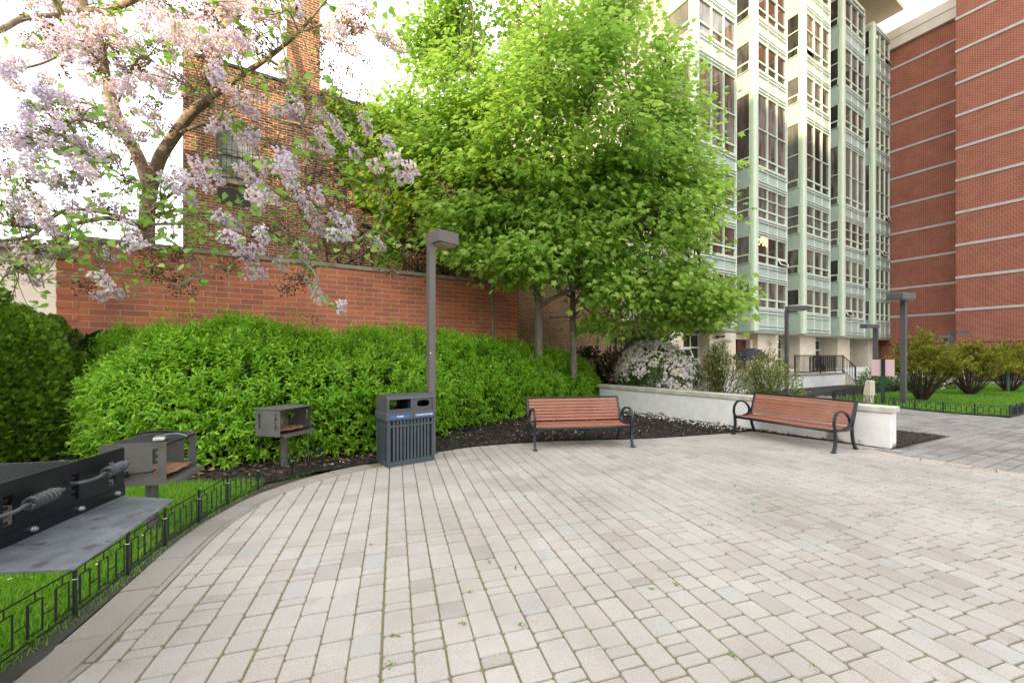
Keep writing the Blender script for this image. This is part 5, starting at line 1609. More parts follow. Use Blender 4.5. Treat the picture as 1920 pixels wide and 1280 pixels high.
for ti, (nm, lab_, base, limbs) in enumerate(trees):
    root = plant(nm, lab_, 'tree', (base[0], base[1], 0), 'maple trees behind the hedge')
    mb = MB()
    allp = []
    for q, r_ in limbs:
        mb.tube(q, r_, 9); allp.append(q)
    allp = np.concatenate(allp)
    mine = clus[own == ti]
    up = allp[allp[:, 2] > 3.2]
    for c in mine[rng.random(len(mine)) < 0.75]:
        dd = np.linalg.norm(up - c - [0, 0, -0.5], axis=1)
        b = up[int(dd.argmin())]
        q = branch_curve(b, c, 0.05)
        mb.tube(q, np.linspace(0.022, 0.006, len(q)), 5, False)
    o_ = mb.build('trunk', m_bark, root, uv=False, smooth=True); o_.location = [-v for v in root.location]
    n_l = 88
    n_ = len(mine)
    d = rng.normal(size=(n_, n_l, 3)) * np.array([0.36, 0.36, 0.17])
    pl = (mine[:, None, :] + d)
    pl[..., 2] -= 0.22 * (d[..., 0] ** 2 + d[..., 1] ** 2)
    out = unit(mine - ctr)[:, None, :] + unit(d) * 0.8
    pl = pl.reshape(-1, 3); out = out.reshape(-1, 3)
    M_ = len(pl)
    ax = unit(out * np.array([1, 1, 0.2]) + np.array([0, 0, -0.45]) + rng.normal(size=(M_, 3)) * 0.45)
    nn = unit(np.array([0, 0, 1.0]) + out * 0.45 + np.array([0, -0.25, 0]) + rng.normal(size=(M_, 3)) * 0.38)
    sz = rng.uniform(0.11, 0.215, M_) * np.where(pl[:, 2] > 8, 0.85, 1.0)
    V, gr = scatter(MAPLE, MAPLE_F, pl, ax, nn, sz)
    add_part(root, 'crown', V, [(g, 0) for g in gr], [m_maple])

# ------------------------------------------------------------------ other shrubs
def leaf_blob(name, label, cat, blobs, mat, lsize, tv, tf, wid=1.0, n=2500, amp=0.15, flower=None, group=None, base=None, twig=True, inner=0.3, up=0.4, zmin=0.02):
    c0 = np.asarray(blobs[0][0])
    root = plant(name, label, cat, (c0[0], c0[1], 0) if base is None else base, group)
    parts, tips = [], []
    for bi, (c, r) in enumerate(blobs):
        p, nn = blob_points(c, r, n, 11 + bi, amp, 2.2, zmin)
        tips.append((p, nn))
        p = p - nn * (rng.random(len(p)) ** 1.5 * inner)[:, None]
        a = unit(nn + [0, 0, up] + rng.normal(size=nn.shape) * 0.6)
        V, gr = scatter(tv, tf, p, a, nn + rng.normal(size=nn.shape) * 0.5 + [0, 0, 0.5], lsize * rng.uniform(0.6, 1.2, len(p)), wid)
        parts.append((V, gr, 0))
    V, gs = join(parts)
    add_part(root, 'leaves', V, gs, [mat])
    if twig:
        mb = MB()
        for (c, r), (p, nn) in zip(blobs, tips):
            for i in rng.choice(len(p), 45):
                g0 = np.array([c[0] + rng.normal(0, 0.12), c[1] + rng.normal(0, 0.12), 0.0])
                mb.tube(branch_curve(g0, p[i] - nn[i] * 0.05, 0.02, 0.08, 3), 0.008, 4, False)
        o_ = mb.build('stems', m_twig, root, uv=False); o_.location = [-v for v in root.location]
    if flower:
        parts = []
        for (p, nn) in tips:
            ii = rng.choice(len(p), flower[0])
            ii = ii[(fbm(p[ii], 31, 2, 1.4) > -0.35) & ((nn[ii] @ np.array([0, -0.3, 0.9])) > -0.45)]
            k = flower[1]
            d = rng.normal(size=(len(ii), k, 3)) * flower[3]
            pf = (p[ii][:, None, :] + nn[ii][:, None, :] * 0.05 + d).reshape(-1, 3)
            nf = (nn[ii][:, None, :] + unit(d) * 0.8).reshape(-1, 3)
            V, gr = scatter(STAR, STAR_F, pf, np.cross(nf, rnd(len(pf))), nf, flower[2] * rng.uniform(0.7, 1.2, len(pf)))
            parts.append((V, gr, 0))
        V, gs = join(parts)
        add_part(root, 'blossom', V, gs, [flower[4]])
    return root
STAR = [(0, 0, -0.1)] + [v for k in range(5) for v in ((0.5 * math.cos(k * 1.2566), 0.5 * math.sin(k * 1.2566), 0.05), (0.30 * math.cos(k * 1.2566 + 0.63), 0.30 * math.sin(k * 1.2566 + 0.63), 0.0))]
STAR_F = [(0, 1 + i, 1 + (i + 1) % 10) for i in range(10)]
rc = P(1232, 694, 13.6)
leaf_blob('rhododendron', 'round bush covered in white blossom behind the white wall', 'bush', [((rc[0], rc[1], 1.05), (1.35, 1.1, 1.05))], m_dog, 0.11, LQ, LANCE_Q, 1.1, n=6000, flower=(880, 9, 0.095, 0.055, m_petal))
ac = P(1352, 700, 12.6)
leaf_blob('azalea_bush', 'brownish green azalea bush right of the white blossom bush', 'bush', [((ac[0], ac[1], 0.85), (0.75, 0.8, 1.0)), ((ac[0] - 0.15, ac[1], 1.3), (0.35, 0.35, 0.75))], m_azalea, 0.06, LQ, LANCE_Q, 1.1, n=4200, amp=0.25, flower=(26, 4, 0.05, 0.05, m_petal), group='azalea bushes behind the white wall')
ac = P(1448, 705, 12.4)
leaf_blob('azalea_bush', 'wider greener azalea bush in front of the thin lamp post', 'bush', [((ac[0], ac[1], 0.65), (0.85, 0.8, 0.85)), ((ac[0] + 0.1, ac[1] + 0.5, 1.05), (0.6, 0.5, 0.75))], m_azalea, 0.06, LQ, LANCE_Q, 1.1, n=4200, amp=0.25, flower=(22, 4, 0.05, 0.05, m_petal), group='azalea bushes behind the white wall')
lc = P(1160, 690, 15.2)
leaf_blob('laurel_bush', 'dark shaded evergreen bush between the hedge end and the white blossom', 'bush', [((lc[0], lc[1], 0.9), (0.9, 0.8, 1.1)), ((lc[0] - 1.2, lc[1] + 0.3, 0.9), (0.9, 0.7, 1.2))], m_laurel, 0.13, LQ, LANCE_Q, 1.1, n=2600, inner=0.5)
dc = P(1215, 560, 14.2)
def small_tree(name, label, trunk, blobs, mat, fl, n, ls):
    root = leaf_blob(name, label, 'tree', blobs, mat, ls, LQ, LANCE_Q, 1.3, n=n, amp=0.35, flower=fl, base=(trunk[0], trunk[1], 0), twig=False, inner=0.7, zmin=1.6, up=-0.1)
    mb = MB()
    t0 = np.array([trunk[0], trunk[1], 0])
    for c, r in blobs:
        for j in range(9):
            e = np.asarray(c) + rnd(1)[0] * np.asarray(r) * 0.8
            q = branch_curve(t0 + [0, 0, 0.0], e, 0.1, 0.1, 5)
            mb.tube(q, np.linspace(0.03, 0.006, len(q)), 5, False)
    o_ = mb.build('trunk', m_bark, root, uv=False); o_.location = [-v for v in root.location]
small_tree('dogwood_tree', 'small dark green tree with white blossom under the right side of the maples', (3.9, 14.3),
           [(P(1160, 560, 14.3), (1.2, 0.8, 0.8)), (P(1230, 590, 14.2), (1.0, 0.8, 0.8)), (P(1205, 635, 14.4), (1.2, 0.8, 0.5)), (P(1300, 560, 13.8), (0.9, 0.7, 0.55))], m_dog, (26, 4, 0.07, 0.09, m_petal), 1300, 0.12)

def vase_shrub(label, base, h_, spread, ntw, group):
    root = plant('yew_shrub', label, 'shrub', (base[0], base[1], 0.02), group)
    mb = MB(); tw = []
    for i in range(ntw):
        a = rng.uniform(0, 6.28); r_ = spread * math.sqrt(rng.random()); z = h_ * (0.35 + 0.65 * (1 - (r_ / spread) ** 2 * 0.75) * rng.uniform(0.55, 1.0))
        e = np.array([r_ * math.cos(a), r_ * math.sin(a), z]); b = np.array([0.12 * math.cos(a), 0.12 * math.sin(a), 0])
        q = smoothline([b, b * 0.6 + e * np.array([0.38, 0.38, 0.5]), e * np.array([0.75, 0.75, 0.88]), e + rng.normal(0, 0.06, 3)], 6)
        mb.tube(q, np.linspace(0.012, 0.003, len(q)), 4, False)
        tw.append(q[6:])
    mb.build('stems', m_twig, root, uv=False)
    P_, A_ = [], []
    for q in tw:
        for k in range(5):   # side twigs carrying the needles
            i = rng.integers(2, len(q) - 1)
            d = unit(q[i] - q[i - 1]) * 0.8 + rng.normal(size=3) * 0.45 + [0, 0, 0.1]
            l = rng.uniform(0.15, 0.45)
            tt = np.linspace(0, 1, 17)[:, None]
            pts = q[i] + unit(d) * l * tt - np.array([0, 0, 0.12]) * tt ** 2 * l
            P_.append(pts); A_.append(np.repeat(unit(d)[None], 17, 0))
        P_.append(q); A_.append(np.gradient(q, axis=0))
    P_, A_ = np.concatenate(P_), unit(np.concatenate(A_))
    P_ = np.repeat(P_, 2, 0) + rng.normal(0, 0.02, (len(P_) * 2, 3)); A_ = np.repeat(A_, 2, 0)
    a = unit(A_ * 0.8 + rnd(len(A_)) * 0.8)
    V, gr = scatter(LQ, LANCE_Q, P_, a, [0, 0, 1.0] + rnd(len(A_)) * 0.6, rng.uniform(0.05, 0.095, len(A_)), 1.0)
    mesh_np('leaves', V, [(g, 0) for g in gr], [m_yew], root)
    return root
GY = 'feathery olive shrubs on the right lawn'
vase_shrub('feathery olive shrub right of the sign, behind the near lamp post', (15.55, 15.1), 2.6, 1.15, 80, GY)
vase_shrub('wide feathery olive shrub in the middle of the right lawn', (19.9, 17.3), 2.4, 1.4, 90, GY)
vase_shrub('feathery olive shrub at the right edge behind the green stake', (23.6, 18.9), 2.5, 1.5, 90, GY)
m_redpetal = M_plain('red_petal', (0.55, 0.015, 0.03), 0.6)
fc = P(1683, 700, 18.8)
leaf_blob('rose_bush', 'small green bush with red flowers behind the near lamp post', 'bush', [((fc[0], fc[1], 0.65), (0.85, 0.6, 0.65))], m_dog, 0.10, LQ, LANCE_Q, 1.1, n=1500, flower=(12, 5, 0.12, 0.05, m_redpetal))
wc = P(1765, 712, 20.5)
leaf_blob('low_bush', 'low pale white flowering bush at the foot of the brick wall', 'bush', [((wc[0], wc[1], 0.4), (1.2, 0.7, 0.7))], m_azalea, 0.10, LQ, LANCE_Q, 1.1, n=1600, flower=(90, 6, 0.12, 0.07, m_petal))
lc = P(1660, 705, 20.5)
leaf_blob('low_bush', 'low dark green bush beside the foot of the steps', 'bush', [((lc[0] - 0.7, lc[1], 0.4), (0.7, 0.6, 0.6))], m_dog, 0.10, LQ, LANCE_Q, 1.1, n=1200)

# ------------------------------------------------------------------ creeper on the old wall
iv = thing('wall_creeper', 'yellow green creeper climbing the top of the old brick wall', 'climber', tuple(A0 + nW * 1.0) + (0,), WALL_ROT)
N = 60000
x = rng.uniform(4.9, 10.8, N); z = rng.uniform(4.3, 9.75, N)
top = 9.55 - 0.02 * x
q = np.stack([x, z * 0, z], 1)
den = fbm(q, 40, 3, 0.9) + 0.35 * fbm(q, 41, 2, 2.6) + np.interp(z, [4.3, 6.2, 7.4, 8.8], [-0.25, -0.1, 0.3, 1.0]) + np.interp(x, [4.9, 5.4, 9.3, 10.8], [-0.9, 0.15, 0.15, -0.5])
kp = (den > 0.12) & (z < top + 0.12 * np.sin(x * 5))
x, z = x[kp], z[kp]
N = len(x)
y = -0.03 - 0.16 * rng.random(N) ** 1.5
a = np.stack([rng.normal(0, 0.5, N), -0.35 - 0.2 * rng.random(N), -0.9 + rng.normal(0, 0.3, N)], 1)
V, gr = scatter(HEART, HEART_F, np.stack([x, y, z], 1), a, np.stack([rng.normal(0, 0.35, N), -np.ones(N), 0.55 + rng.normal(0, 0.3, N)], 1), rng.uniform(0.09, 0.17, N), 1.05)
mesh_np('leaves', V, [(g, 0) for g in gr], [m_ivy], iv)
mb = MB()
for i in range(36):
    x0 = rng.uniform(5.2, 10.2)
    pts = [(x0 + rng.normal(0, 0.3) + 0.12 * k * rng.normal(), -0.035, 4.2 + k * 0.85) for k in range(6)]
    mb.tube(smoothline(pts, 4), 0.012, 4, False)
mb.build('stems', m_twig, iv, uv=False)
# ------------------------------------------------------------------ the flowering paulownia
pr = plant('paulownia_tree', 'paulownia tree with lilac flower spikes and brown seed pods hanging over the red wall', 'tree', (-9.2, 10.1, 0))
def PW(pts):
    return np.array([P(*p) for p in pts])
limbs = [   # photo pixels and distance, radius at both ends
    ([(282, 670, 10.2), (280, 560, 10.2), (276, 470, 10.2), (276, 400, 10.2), (284, 340, 10.1)], 0.22, 0.17),
    ([(284, 345, 10.1), (300, 295, 9.9), (328, 252, 9.7), (358, 212, 9.4), (392, 186, 9.2)], 0.165, 0.11),
    ([(360, 210, 9.4), (392, 184, 9.1), (440, 150, 8.8), (500, 110, 8.4), (560, 60, 8.1), (620, -10, 7.9)], 0.10, 0.02),
    ([(278, 350, 10.1), (262, 300, 10.1), (238, 255, 10.0), (214, 205, 9.9), (200, 150, 9.8), (180, 100, 9.7), (164, 55, 9.6), (154, 0, 9.5), (150, -70, 9.4)], 0.155, 0.10),
    ([(205, 160, 9.8), (186, 65, 9.0), (150, 22, 8.6), (115, 28, 8.2), (45, 34, 7.8), (0, 56, 7.5), (-70, 80, 7.2)], 0.06, 0.05),
    ([(150, 20, 8.6), (200, 16, 8.3), (240, 5, 8.1), (290, -30, 7.8)], 0.07, 0.06),
    ([(115, 28, 8.2), (105, 5, 8.0), (80, -30, 7.8)], 0.06, 0.05),
    ([(178, 78, 9.0), (158, 50, 8.8), (178, 62, 8.8), (192, 75, 8.8)], 0.05, 0.04),
    ([(210, 195, 9.9), (170, 88, 9.4), (125, 92, 9.0), (95, 112, 8.8), (50, 126, 8.5), (-10, 124, 8.3)], 0.03, 0.025),
    ([(236, 250, 10.0), (200, 217, 9.4), (172, 197, 9.2), (130, 190, 9.0), (98, 193, 8.8)], 0.035, 0.02),
    ([(215, 205, 9.9), (260, 110, 8.6), (310, 135, 8.2), (360, 165, 7.9), (400, 195, 7.7), (455, 240, 7.4)], 0.03, 0.015),
    ([(240, 255, 10.0), (150, 225, 8.4), (120, 258, 8.0), (191, 305, 7.6), (273, 357, 7.3), (355, 408, 7.0), (400, 440, 6.9)], 0.03, 0.012),
    ([(276, 430, 10.2), (215, 410, 9.0), (160, 415, 8.4), (105, 428, 8.0), (40, 424, 7.7), (-20, 415, 7.5)], 0.06, 0.035),
    ([(276, 425, 10.2), (200, 400, 8.6), (120, 395, 7.9), (60, 440, 7.2), (0, 452, 6.8), (-40, 460, 6.6)], 0.045, 0.03),
    ([(278, 410, 10.2), (330, 395, 9.2), (390, 400, 8.4), (450, 420, 7.8), (520, 455, 7.2), (580, 500, 6.8), (598, 535, 6.7)], 0.05, 0.012),
    ([(278, 400, 10.1), (340, 350, 9.2), (400, 330, 8.6), (470, 340, 8.0), (540, 370, 7.6), (610, 400, 7.3), (650, 430, 7.2)], 0.045, 0.012),
    ([(330, 250, 9.7), (400, 230, 9.0), (470, 250, 8.5), (540, 280, 8.1), (600, 300, 7.8), (680, 300, 7.6), (740, 310, 7.5)], 0.045, 0.012),
    ([(500, 110, 8.4), (560, 150, 8.1), (610, 210, 7.9), (650, 260, 7.8)], 0.03, 0.01),
    ([(560, 60, 8.1), (630, 40, 7.9), (690, 55, 7.8), (750, 90, 7.7)], 0.03, 0.008),
    ([(520, 30, 7.2), (534, 105, 7.2), (548, 180, 7.2), (562, 225, 7.2), (575, 258, 7.2)], 0.016, 0.010),
    ([(560, 60, 8.1), (540, 20, 7.5), (520, 30, 7.2)], 0.02, 0.016),
    ([(276, 440, 10.2), (300, 440, 9.0), (345, 470, 8.0), (375, 495, 7.3), (365, 520, 7.0), (300, 548, 6.8), (225, 560, 6.7)], 0.03, 0.008),
    ([(365, 520, 7.0), (400, 510, 7.0), (430, 495, 7.0)], 0.01, 0.006),
    ([(276, 450, 10.2), (240, 440, 8.6), (205, 480, 7.4), (190, 500, 7.1), (175, 520, 6.9)], 0.03, 0.008),
    ([(160, 415, 8.4), (110, 470, 7.0), (80, 510, 6.6), (82, 540, 6.5)], 0.016, 0.010),
    ([(60, 440, 7.2), (20, 500, 6.6), (0, 530, 6.4)], 0.02, 0.012),
    ([(420, 170, 8.9), (408, 130, 9.4), (415, 70, 9.6), (424, 0, 9.8), (430, -60, 10)], 0.07, 0.06),
    ([(276, 420, 10.2), (400, 420, 9), (520, 430, 8), (600, 470, 7.6), (660, 455, 7.4), (710, 420, 7.3), (715, 385, 7.3), (690, 360, 7.4)], 0.04, 0.012),
    ([(276, 470, 10.2), (180, 455, 9.0), (100, 480, 8.0), (30, 470, 7.4)], 0.03, 0.02),
]
mb = MB()
lp = []
for pts, r0, r1 in limbs:
    q = smoothline(PW(pts), 6)
    rr = np.linspace(r0, r1, len(q)) 
    mb.tube(q, rr * 0.9, 9 if r0 > 0.05 else 6, True)
    lp.append(q)
allp = np.concatenate(lp[2:])
o_ = mb.build('trunk', m_bark2, pr, uv=False, smooth=True); o_.location = [-v for v in pr.location]
# flower spikes: photo pixels of both ends, distance
SP = [(361, 294, 394, 359), (301, 329, 340, 360), (330, 345, 366, 381), (57, 359, 90, 414), (30, 408, 57, 412), (123, 368, 142, 403), (227, 408, 254, 441), (230, 458, 270, 452), (175, 510, 208, 537),
      (178, 556, 202, 551), (213, 551, 232, 549), (50, 515, 75, 530), (118, 277, 150, 300), (140, 300, 175, 330), (150, 270, 170, 320), (444, 307, 470, 330), (465, 330, 496, 351), (463, 357, 495, 380), (490, 360, 523, 378), (470, 385, 490, 395),
      (509, 310, 553, 324), (526, 280, 539, 307), (537, 329, 558, 359), (553, 357, 580, 390), (570, 390, 602, 414), (589, 348, 602, 381), (586, 425, 613, 438), (621, 392, 635, 414), (646, 403, 662, 438), (613, 441, 657, 441), (625, 420, 650, 430),
      (400, 398, 430, 415), (425, 410, 455, 430), (414, 439, 455, 452), (482, 419, 496, 452), (438, 466, 493, 468), (457, 480, 482, 501), (455, 514, 501, 510), (517, 482, 534, 501), (553, 452, 580, 482), (580, 521, 592, 545), (588, 545, 606, 568),
      (630, 575, 646, 575), (698, 444, 717, 468), (580, 266, 600, 280), (600, 270, 624, 285), (655, 277, 676, 293), (695, 299, 712, 321), (728, 302, 752, 294), (753, 321, 780, 315), (740, 330, 770, 335), (717, 252, 736, 277), (590, 203, 619, 224), (594, 232, 607, 266), (624, 228, 645, 262), (678, 209, 693, 253),
      (413, 203, 430, 235), (430, 230, 455, 268), (400, 152, 440, 172), (440, 170, 497, 190), (432, 180, 460, 205), (455, 195, 484, 219), (600, 55, 640, 80), (640, 80, 675, 101), (643, 0, 674, 57), (702, 59, 730, 75), (725, 75, 758, 91), (395, 300, 415, 345), (330, 320, 360, 340)]
spk = [(a, b, c, d, rng.uniform(6.4, 7.8) if b > 250 else rng.uniform(6.8, 8.6)) for a, b, c, d in SP]
_tr = np.concatenate([smoothline([(p[0], p[1], 0) for p in limbs[i][0]], 6)[:, :2] for i in (0, 1, 2)])
def trunk_clear(x, y):
    d = np.hypot(_tr[:, 0] - x - 8, _tr[:, 1] - y - 12)
    return d.min() < 34
def fill(x0, x1, y0, y1, n, Y0, Y1):
    for _ in range(n):
        x = rng.uniform(x0, x1); y = rng.uniform(y0, y1)
        if fbm(np.array([[x / 120, y / 120, 0]]), 77, 2, 1.0)[0] < -0.25:
            continue
        if trunk_clear(x, y):
            continue
        a = rng.normal(0.9, 0.7); l = rng.uniform(22, 42)
        spk.append((x, y, x + l * math.cos(a) * 0.9, y + abs(l * math.sin(a)), rng.uniform(Y0, Y1)))
fill(260, 580, -40, 70, 84, 7.0, 9.5)
fill(330, 560, 60, 180, 30, 7.2, 9.0)
fill(70, 200, -20, 70, 18, 7.2, 9.0)
fill(120, 340, 60, 220, 30, 7.4, 9.5)
fill(0, 170, 200, 330, 26, 6.6, 8.6)
fill(0, 110, 60, 200, 16, 7, 8.6)
fill(160, 330, 220, 330, 18, 7.4, 9.2)
fill(560, 720, -30, 60, 22, 7.2, 8.6)
fill(360, 560, 170, 300, 12, 7.0, 8.2)
fill(0, 260, 330, 480, 14, 6.6, 8.2)
tw = MB()
fp, fa, fs, pods, podd, leafp, leafd = [], [], [], [], [], [], []
def connect(p, r0=0.011, r1=0.004):
    dd = np.linalg.norm(allp - p, axis=1) + np.where(allp[:, 1] < p[1] - 0.3, 0.4, 0)
    b = allp[int(dd.argmin())]
    q = branch_curve(b, p, -0.02, 0.14, 4)
    tw.tube(q, np.linspace(r0, r1, len(q)), 5, False)
    return q
for x0, y0, x1, y1, Y in spk:
    a, b = P(x0, y0, Y), P(x1, y1, Y + rng.uniform(-0.25, 0.25))
    q = connect(a)
    tw.tube([a, (a + b) / 2, b], [0.006, 0.005, 0.003], 4, False)
    l = np.linalg.norm(b - a)
    n_ = int(44 + 100 * l)
    t_ = rng.random(n_)
    d = unit(np.cross(unit(b - a), rnd(n_))) 
    r_ = (0.05 + 0.11 * (1 - t_ * 0.7)) * rng.uniform(0.3, 1.0, n_)
    fp.append(a + (b - a) * t_[:, None] + d * r_[:, None] * 0.6)
    fa.append(d * 0.9 + unit(b - a) * 0.35 + np.array([0, 0, -0.55]) + rng.normal(size=(n_, 3)) * 0.25)
    fs.append(rng.uniform(0.045, 0.075, n_))
    # seed pods and leaves along the twig
    if rng.random() < 0.32:
        k = rng.integers(2, len(q) - 1)
        m_ = rng.integers(8, 22)
        pods.append(q[k] + rng.normal(size=(m_ * 2, 3)) * 0.06)
    if rng.random() < 0.62:
        for k in rng.integers(1, len(q), 3):
            leafp.append(q[k]); leafd.append(rnd(1)[0])
            leafp.append(q[k]); leafd.append(-leafd[-1])
for x, y, n_, Y in ((65, 465, 40, 7), (30, 500, 35, 6.7), (285, 475, 45, 7.4), (285, 510, 40, 7.2), (305, 500, 20, 7.1), (265, 460, 30, 7.6), (320, 525, 22, 7), (345, 545, 28, 6.8), (330, 480, 40, 7.3), (155, 535, 26, 6.9), (130, 575, 0, 6.9),
                    (425, 500, 34, 7), (540, 540, 34, 6.8), (560, 520, 40, 6.8), (575, 595, 8, 6.8), (735, 505, 40, 7.2), (500, 430, 45, 7.6), (520, 445, 35, 7.4), (205, 390, 30, 8), (330, 520, 14, 7), (110, 460, 20, 7.4), (470, 450, 30, 7.6), (600, 380, 16, 7.4), (635, 470, 40, 7.3), (700, 470, 30, 7.3), (780, 480, 24, 7.5), (410, 385, 0, 7)):
    p = P(x, y, Y)
    connect(p)
    if n_:
        pods.append(p + rng.normal(size=(int(n_ * 2), 3)) * np.array([0.10, 0.08, 0.07]))
def podfill(x0, x1, y0, y1, n, Y0, Y1):
    for _ in range(n):
        p = P(rng.uniform(x0, x1), rng.uniform(y0, y1), rng.uniform(Y0, Y1))
        connect(p, 0.008, 0.003)
        pods.append(p + rng.normal(size=(rng.integers(10, 34), 3)) * np.array([0.06, 0.06, 0.08]))
podfill(0, 340, 60, 420, 40, 7, 9.2)
podfill(300, 600, 0, 200, 34, 7, 9)
podfill(440, 640, 180, 480, 18, 7, 8)
podfill(590, 690, 40, 200, 22, 7.4, 8.4)
for x, y in ((90, 445), (105, 455), (98, 425), (175, 490), (185, 485), (335, 485), (345, 515), (360, 440), (350, 425), (540, 462), (560, 478), (590, 485), (120, 265), (150, 285), (190, 310), (215, 330), (240, 345), (270, 355), (290, 375), (300, 395), (330, 405), (370, 400), (20, 440), (10, 400), (30, 330), (45, 370),
             (60, 300), (130, 335), (420, 380), (440, 400), (520, 390), (530, 230), (545, 150), (550, 170), (640, 470), (670, 450), (690, 460), (720, 450), (745, 465), (660, 330), (640, 340), (230, 60), (240, 90), (285, 80), (300, 100), (330, 100), (150, 120), (180, 200), (195, 210), (30, 560), (45, 575), (60, 585), (20, 590), (250, 250), (265, 230), (700, 30), (720, 15), (740, 35), (420, 25), (620, 160), (585, 130), (480, 140), (500, 160),
             *[(rng.uniform(0, 340), rng.uniform(320, 520)) for _ in range(34)], *[(rng.uniform(340, 720), rng.uniform(280, 470)) for _ in range(26)], (15, 470), (40, 490), (70, 440), (130, 440), (150, 455), (5, 515), (10, 350), (75, 325), (100, 310), (320, 430), (310, 455), (385, 460), (400, 470)):
    Y = rng.uniform(6.5, 7.6)
    p = P(x, y, Y)
    q = connect(p, 0.008, 0.004)
    for k in range(rng.integers(4, 8)):
        leafp.append(p + rng.normal(0, 0.11, 3)); leafd.append(rnd(1)[0])
# loose bare twigs
for _ in range(420):
    b = allp[rng.integers(len(allp))]
    e = b + rng.normal(size=3) * np.array([0.6, 0.4, 0.45]) + [0, -0.15, 0]
    q = branch_curve(b, e, 0.03, 0.25, 4)
    tw.tube(q, np.linspace(0.009, 0.002, len(q)), 4, False)
    if rng.random() < 0.7:
        for k in rng.integers(2, len(q), 2):
            leafp.append(q[k]); leafd.append(rnd(1)[0])
o_ = tw.build('twigs', m_bark2, pr, uv=False); o_.location = [-v for v in pr.location]
fp, fa, fs = np.concatenate(fp), np.concatenate(fa), np.concatenate(fs)
V, gr = scatter(BELL, BELL_F, fp, fa, rnd(len(fp)), fs)
add_part(pr, 'flowers', V, [(g, 0) for g in gr], [m_lilac])
pods = np.concatenate(pods)
V, gr = scatter(OCT, OCT_F, pods, rnd(len(pods)) + [0, 0, -0.5], rnd(len(pods)), rng.uniform(0.04, 0.062, len(pods)), 1.1)
add_part(pr, 'seed_pods', V, [(g, 0) for g in gr], [m_pod])
leafp, leafd = np.array(leafp), np.array(leafd)
n_ = len(leafp)
V, gr = scatter(HEART, HEART_F, leafp, leafd * np.array([1, 1, 0.3]) + [0, 0, -0.35], np.array([0, -0.3, 0.9]) + rng.normal(size=(n_, 3)) * 0.45, rng.uniform(0.08, 0.155, n_), 1.0)
add_part(pr, 'leaves', V, [(g, 0) for g in gr], [m_heart])

# ------------------------------------------------------------------ grass, mulch chips, petals, weeds
def pts_in(poly, n, box=None):
    poly = np.asarray(poly)
    lo, hi = poly.min(0), poly.max(0)
    if box is not None:
        lo, hi = np.maximum(lo, box[0]), np.minimum(hi, box[1])
    p = lo + (hi - lo) * rng.random((n, 2))
    return p[inside(poly, p[:, 0], p[:, 1])]
def blades(name, label, poly, n, hmin, hmax, z, box=None, wid=1.0):
    p = pts_in(poly, n, box)
    p = p[fbm(np.c_[p, p[:, 0] * 0], 55, 2, 1.5) > -0.9]
    M_ = len(p)
    hh = rng.uniform(hmin, hmax, M_) * (1 + 0.25 * fbm(np.c_[p, p[:, 0] * 0], 56, 2, 3.0))
    a = np.c_[rng.normal(0, 0.45, (M_, 2)), np.ones(M_)]
    V, gr = scatter(BLADE, BLADE_F, np.c_[p, np.full(M_, z)], a, rnd(M_) * [1, 1, 0.1], hh, wid)
    o = mesh_np(name, V, [(g, 0) for g in gr], [m_grass])
    return tag(o, label, 'grass', kind='stuff')
blades('grass', 'lush green grass on the left lawn below the grills', LAWN_L, 110000, 0.05, 0.115, 0.0, ((-6.5, 1.0), (-2.5, 5.6)), 1.15)
blades('grass', 'ragged grass tufts along the foot of the low black fence', list(map(tuple, offset_line(FLINE, -0.07))) + list(map(tuple, offset_line(FLINE, 0.03)))[::-1], 9000, 0.02, 0.06, 0.0, ((-3.6, 1.0), (-2.2, 6.2)), 1.2)
blades('grass', 'mown bright green grass on the right lawn', LAWN_R, 130000, 0.04, 0.075, 0.015, ((11.5, 10.5), (29, 25)), 2.2)
CH = [(-0.25, 0, 0), (0.25, 0.05, 0.06), (0.2, 0.95, 0.02), (-0.15, 1, 0.1)]
CH_F = [(0, 1, 2, 3)]
m_chip = M_leaf('bark_chip', [(0.0, (0.012, 0.010, 0.009)), (0.6, (0.045, 0.034, 0.028)), (0.92, (0.09, 0.065, 0.045)), (1.0, (0.20, 0.14, 0.09))], 0.0, rough=0.95, spec=0.1)
m_litter = M_leaf('dry_leaf', [(0.0, (0.12, 0.06, 0.025)), (0.6, (0.24, 0.13, 0.06)), (1.0, (0.38, 0.25, 0.13))], 0.2, rough=0.8)
def flat(name, label, cat, p, size, mat, tv, tf, z=0.014, wid=1.0, tilt=0.35, zj=0.01):
    M_ = len(p)
    a = np.c_[rng.normal(size=(M_, 2)), rng.normal(0, 0.15, M_)]
    n_ = np.c_[rng.normal(0, tilt, (M_, 2)), np.ones(M_)]
    V, gr = scatter(tv, tf, np.c_[p, np.full(M_, z) + rng.random(M_) * zj], a, n_, rng.uniform(size[0], size[1], M_), wid)
    o = mesh_np(name, V, [(g, 0) for g in gr], [mat])
    return tag(o, label, cat, kind='stuff')
bedp = np.asarray(bed)
vis = lambda p: p[(p[:, 1] > 5.2)]
flat('mulch_chips', 'dark shredded bark mulch in the bed under the hedge', 'mulch', pts_in(bed, 60000, ((-7, 5.2), (7.0, 13.2))), (0.025, 0.07), m_chip, CH, CH_F, 0.010, 0.7, 0.5, 0.025)
flat('mulch_chips', 'dark shredded bark mulch behind and beside the white wall end', 'mulch', pts_in([(7.22, 7.42), (9.2, 8.45), (8.6, 9.3), (8.0, 10.6), (9.6, 14.8), (13, 17), (12, 18), (6, 13)], 9000), (0.03, 0.07), m_chip, CH, CH_F, 0.010, 0.7, 0.5, 0.02)
p = pts_in([(-6.2, 5.3), (-3.1, 5.6), (-2.3, 6.4), (-2.2, 7.2), (-4.2, 6.6), (-5.4, 6.3), (-7, 6.6)], 420)
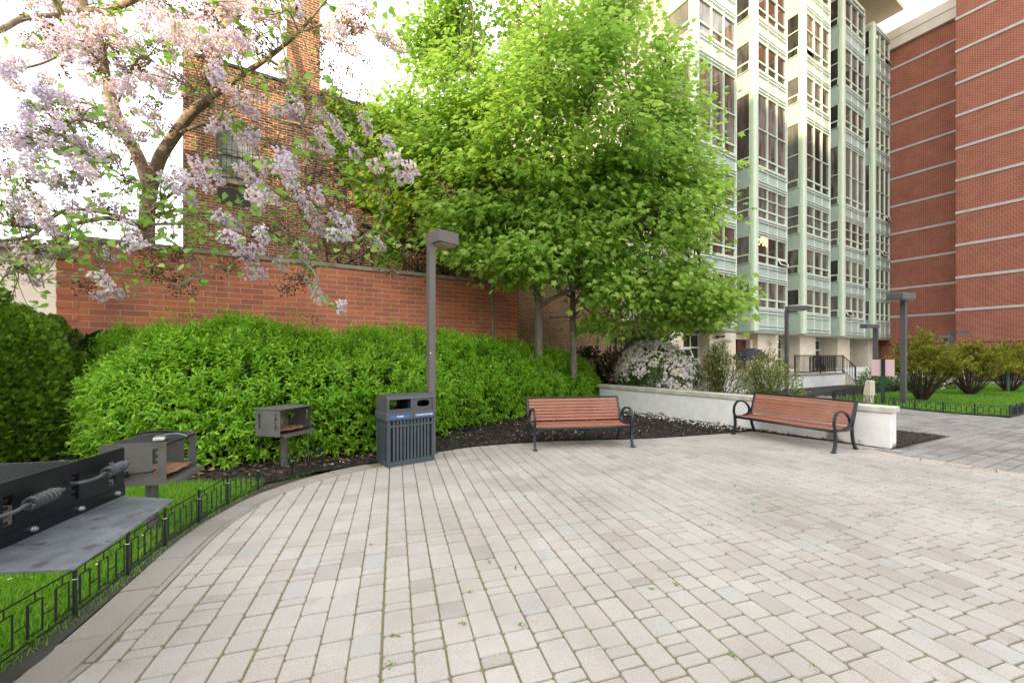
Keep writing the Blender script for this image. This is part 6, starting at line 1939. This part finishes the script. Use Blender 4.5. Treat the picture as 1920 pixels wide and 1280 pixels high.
flat('dry_leaves', 'brown dry leaves littering the bed behind the grills', 'leaf litter', p, (0.04, 0.09), m_litter, HEART, HEART_F, 0.03, 1.0, 0.5, 0.02)
t_ = rng.random(900)
pw_ = wa + (wb - wa) * (0.05 + 0.95 * t_[:, None]) + np.array([-0.82, -0.57]) * (np.abs(rng.normal(0.25, 0.28, 900))[:, None] + 0.05)
pw_ = pw_[~inside(PLAZA, pw_[:, 0], pw_[:, 1])]
PET = [(0, 0, 0), (0.35, 0.4, 0.1), (0.1, 1, 0.0), (-0.35, 0.5, 0.12)]
flat('fallen_petals', 'pale fallen petals along the foot of the white wall', 'petals', pw_, (0.035, 0.075), m_petal, PET, CH_F, 0.035, 1.0, 0.5, 0.02)
p = np.concatenate([pts_in(bed, 900, ((-3, 6), (5, 11))), pts_in(LAWN_L, 70, ((-5, 1.5), (-2.5, 5.6)))])
flat('fallen_petals', 'scattered pale petals and flecks on the mulch bed', 'petals', p, (0.02, 0.04), m_petal, PET, CH_F, 0.035, 1.0, 0.5, 0.03)
# weeds in the paving joints
wp = [G(x, y) for x, y in ((977, 1171), (868, 1170), (740, 1190), (732, 1245), (918, 1052), (966, 1064), (1238, 1070), (1268, 1095), (1377, 912), (1385, 908), (1410, 945), (1414, 960), (1333, 985), (1500, 828), (1455, 823), (1457, 826), (1475, 815), (1540, 846), (1520, 1247), (985, 930), (1700, 933), (700, 1020), (880, 1110), (1370, 1228), (1175, 866), (1225, 870), (1222, 1104))]
wp = np.array([p + [0, 0, 0.0] for p in wp])
k = rng.integers(4, 13, len(wp))
pp = np.repeat(wp, k, 0) + np.c_[rng.normal(0, 0.014, (k.sum(), 2)) * 0.8, np.zeros(k.sum())]
V, gr = scatter(LQ, LANCE_Q, pp, np.c_[rng.normal(0, 1, (len(pp), 2)), np.abs(rng.normal(0.5, 0.3, len(pp)))], [0, 0, 1.0] + rnd(len(pp)) * 0.3, rng.uniform(0.010, 0.026, len(pp)), 1.2)
tag(mesh_np('weeds', V, [(g, 0) for g in gr], [m_grass]), 'tiny green weeds sprouting from the paving joints', 'weeds', kind='stuff')
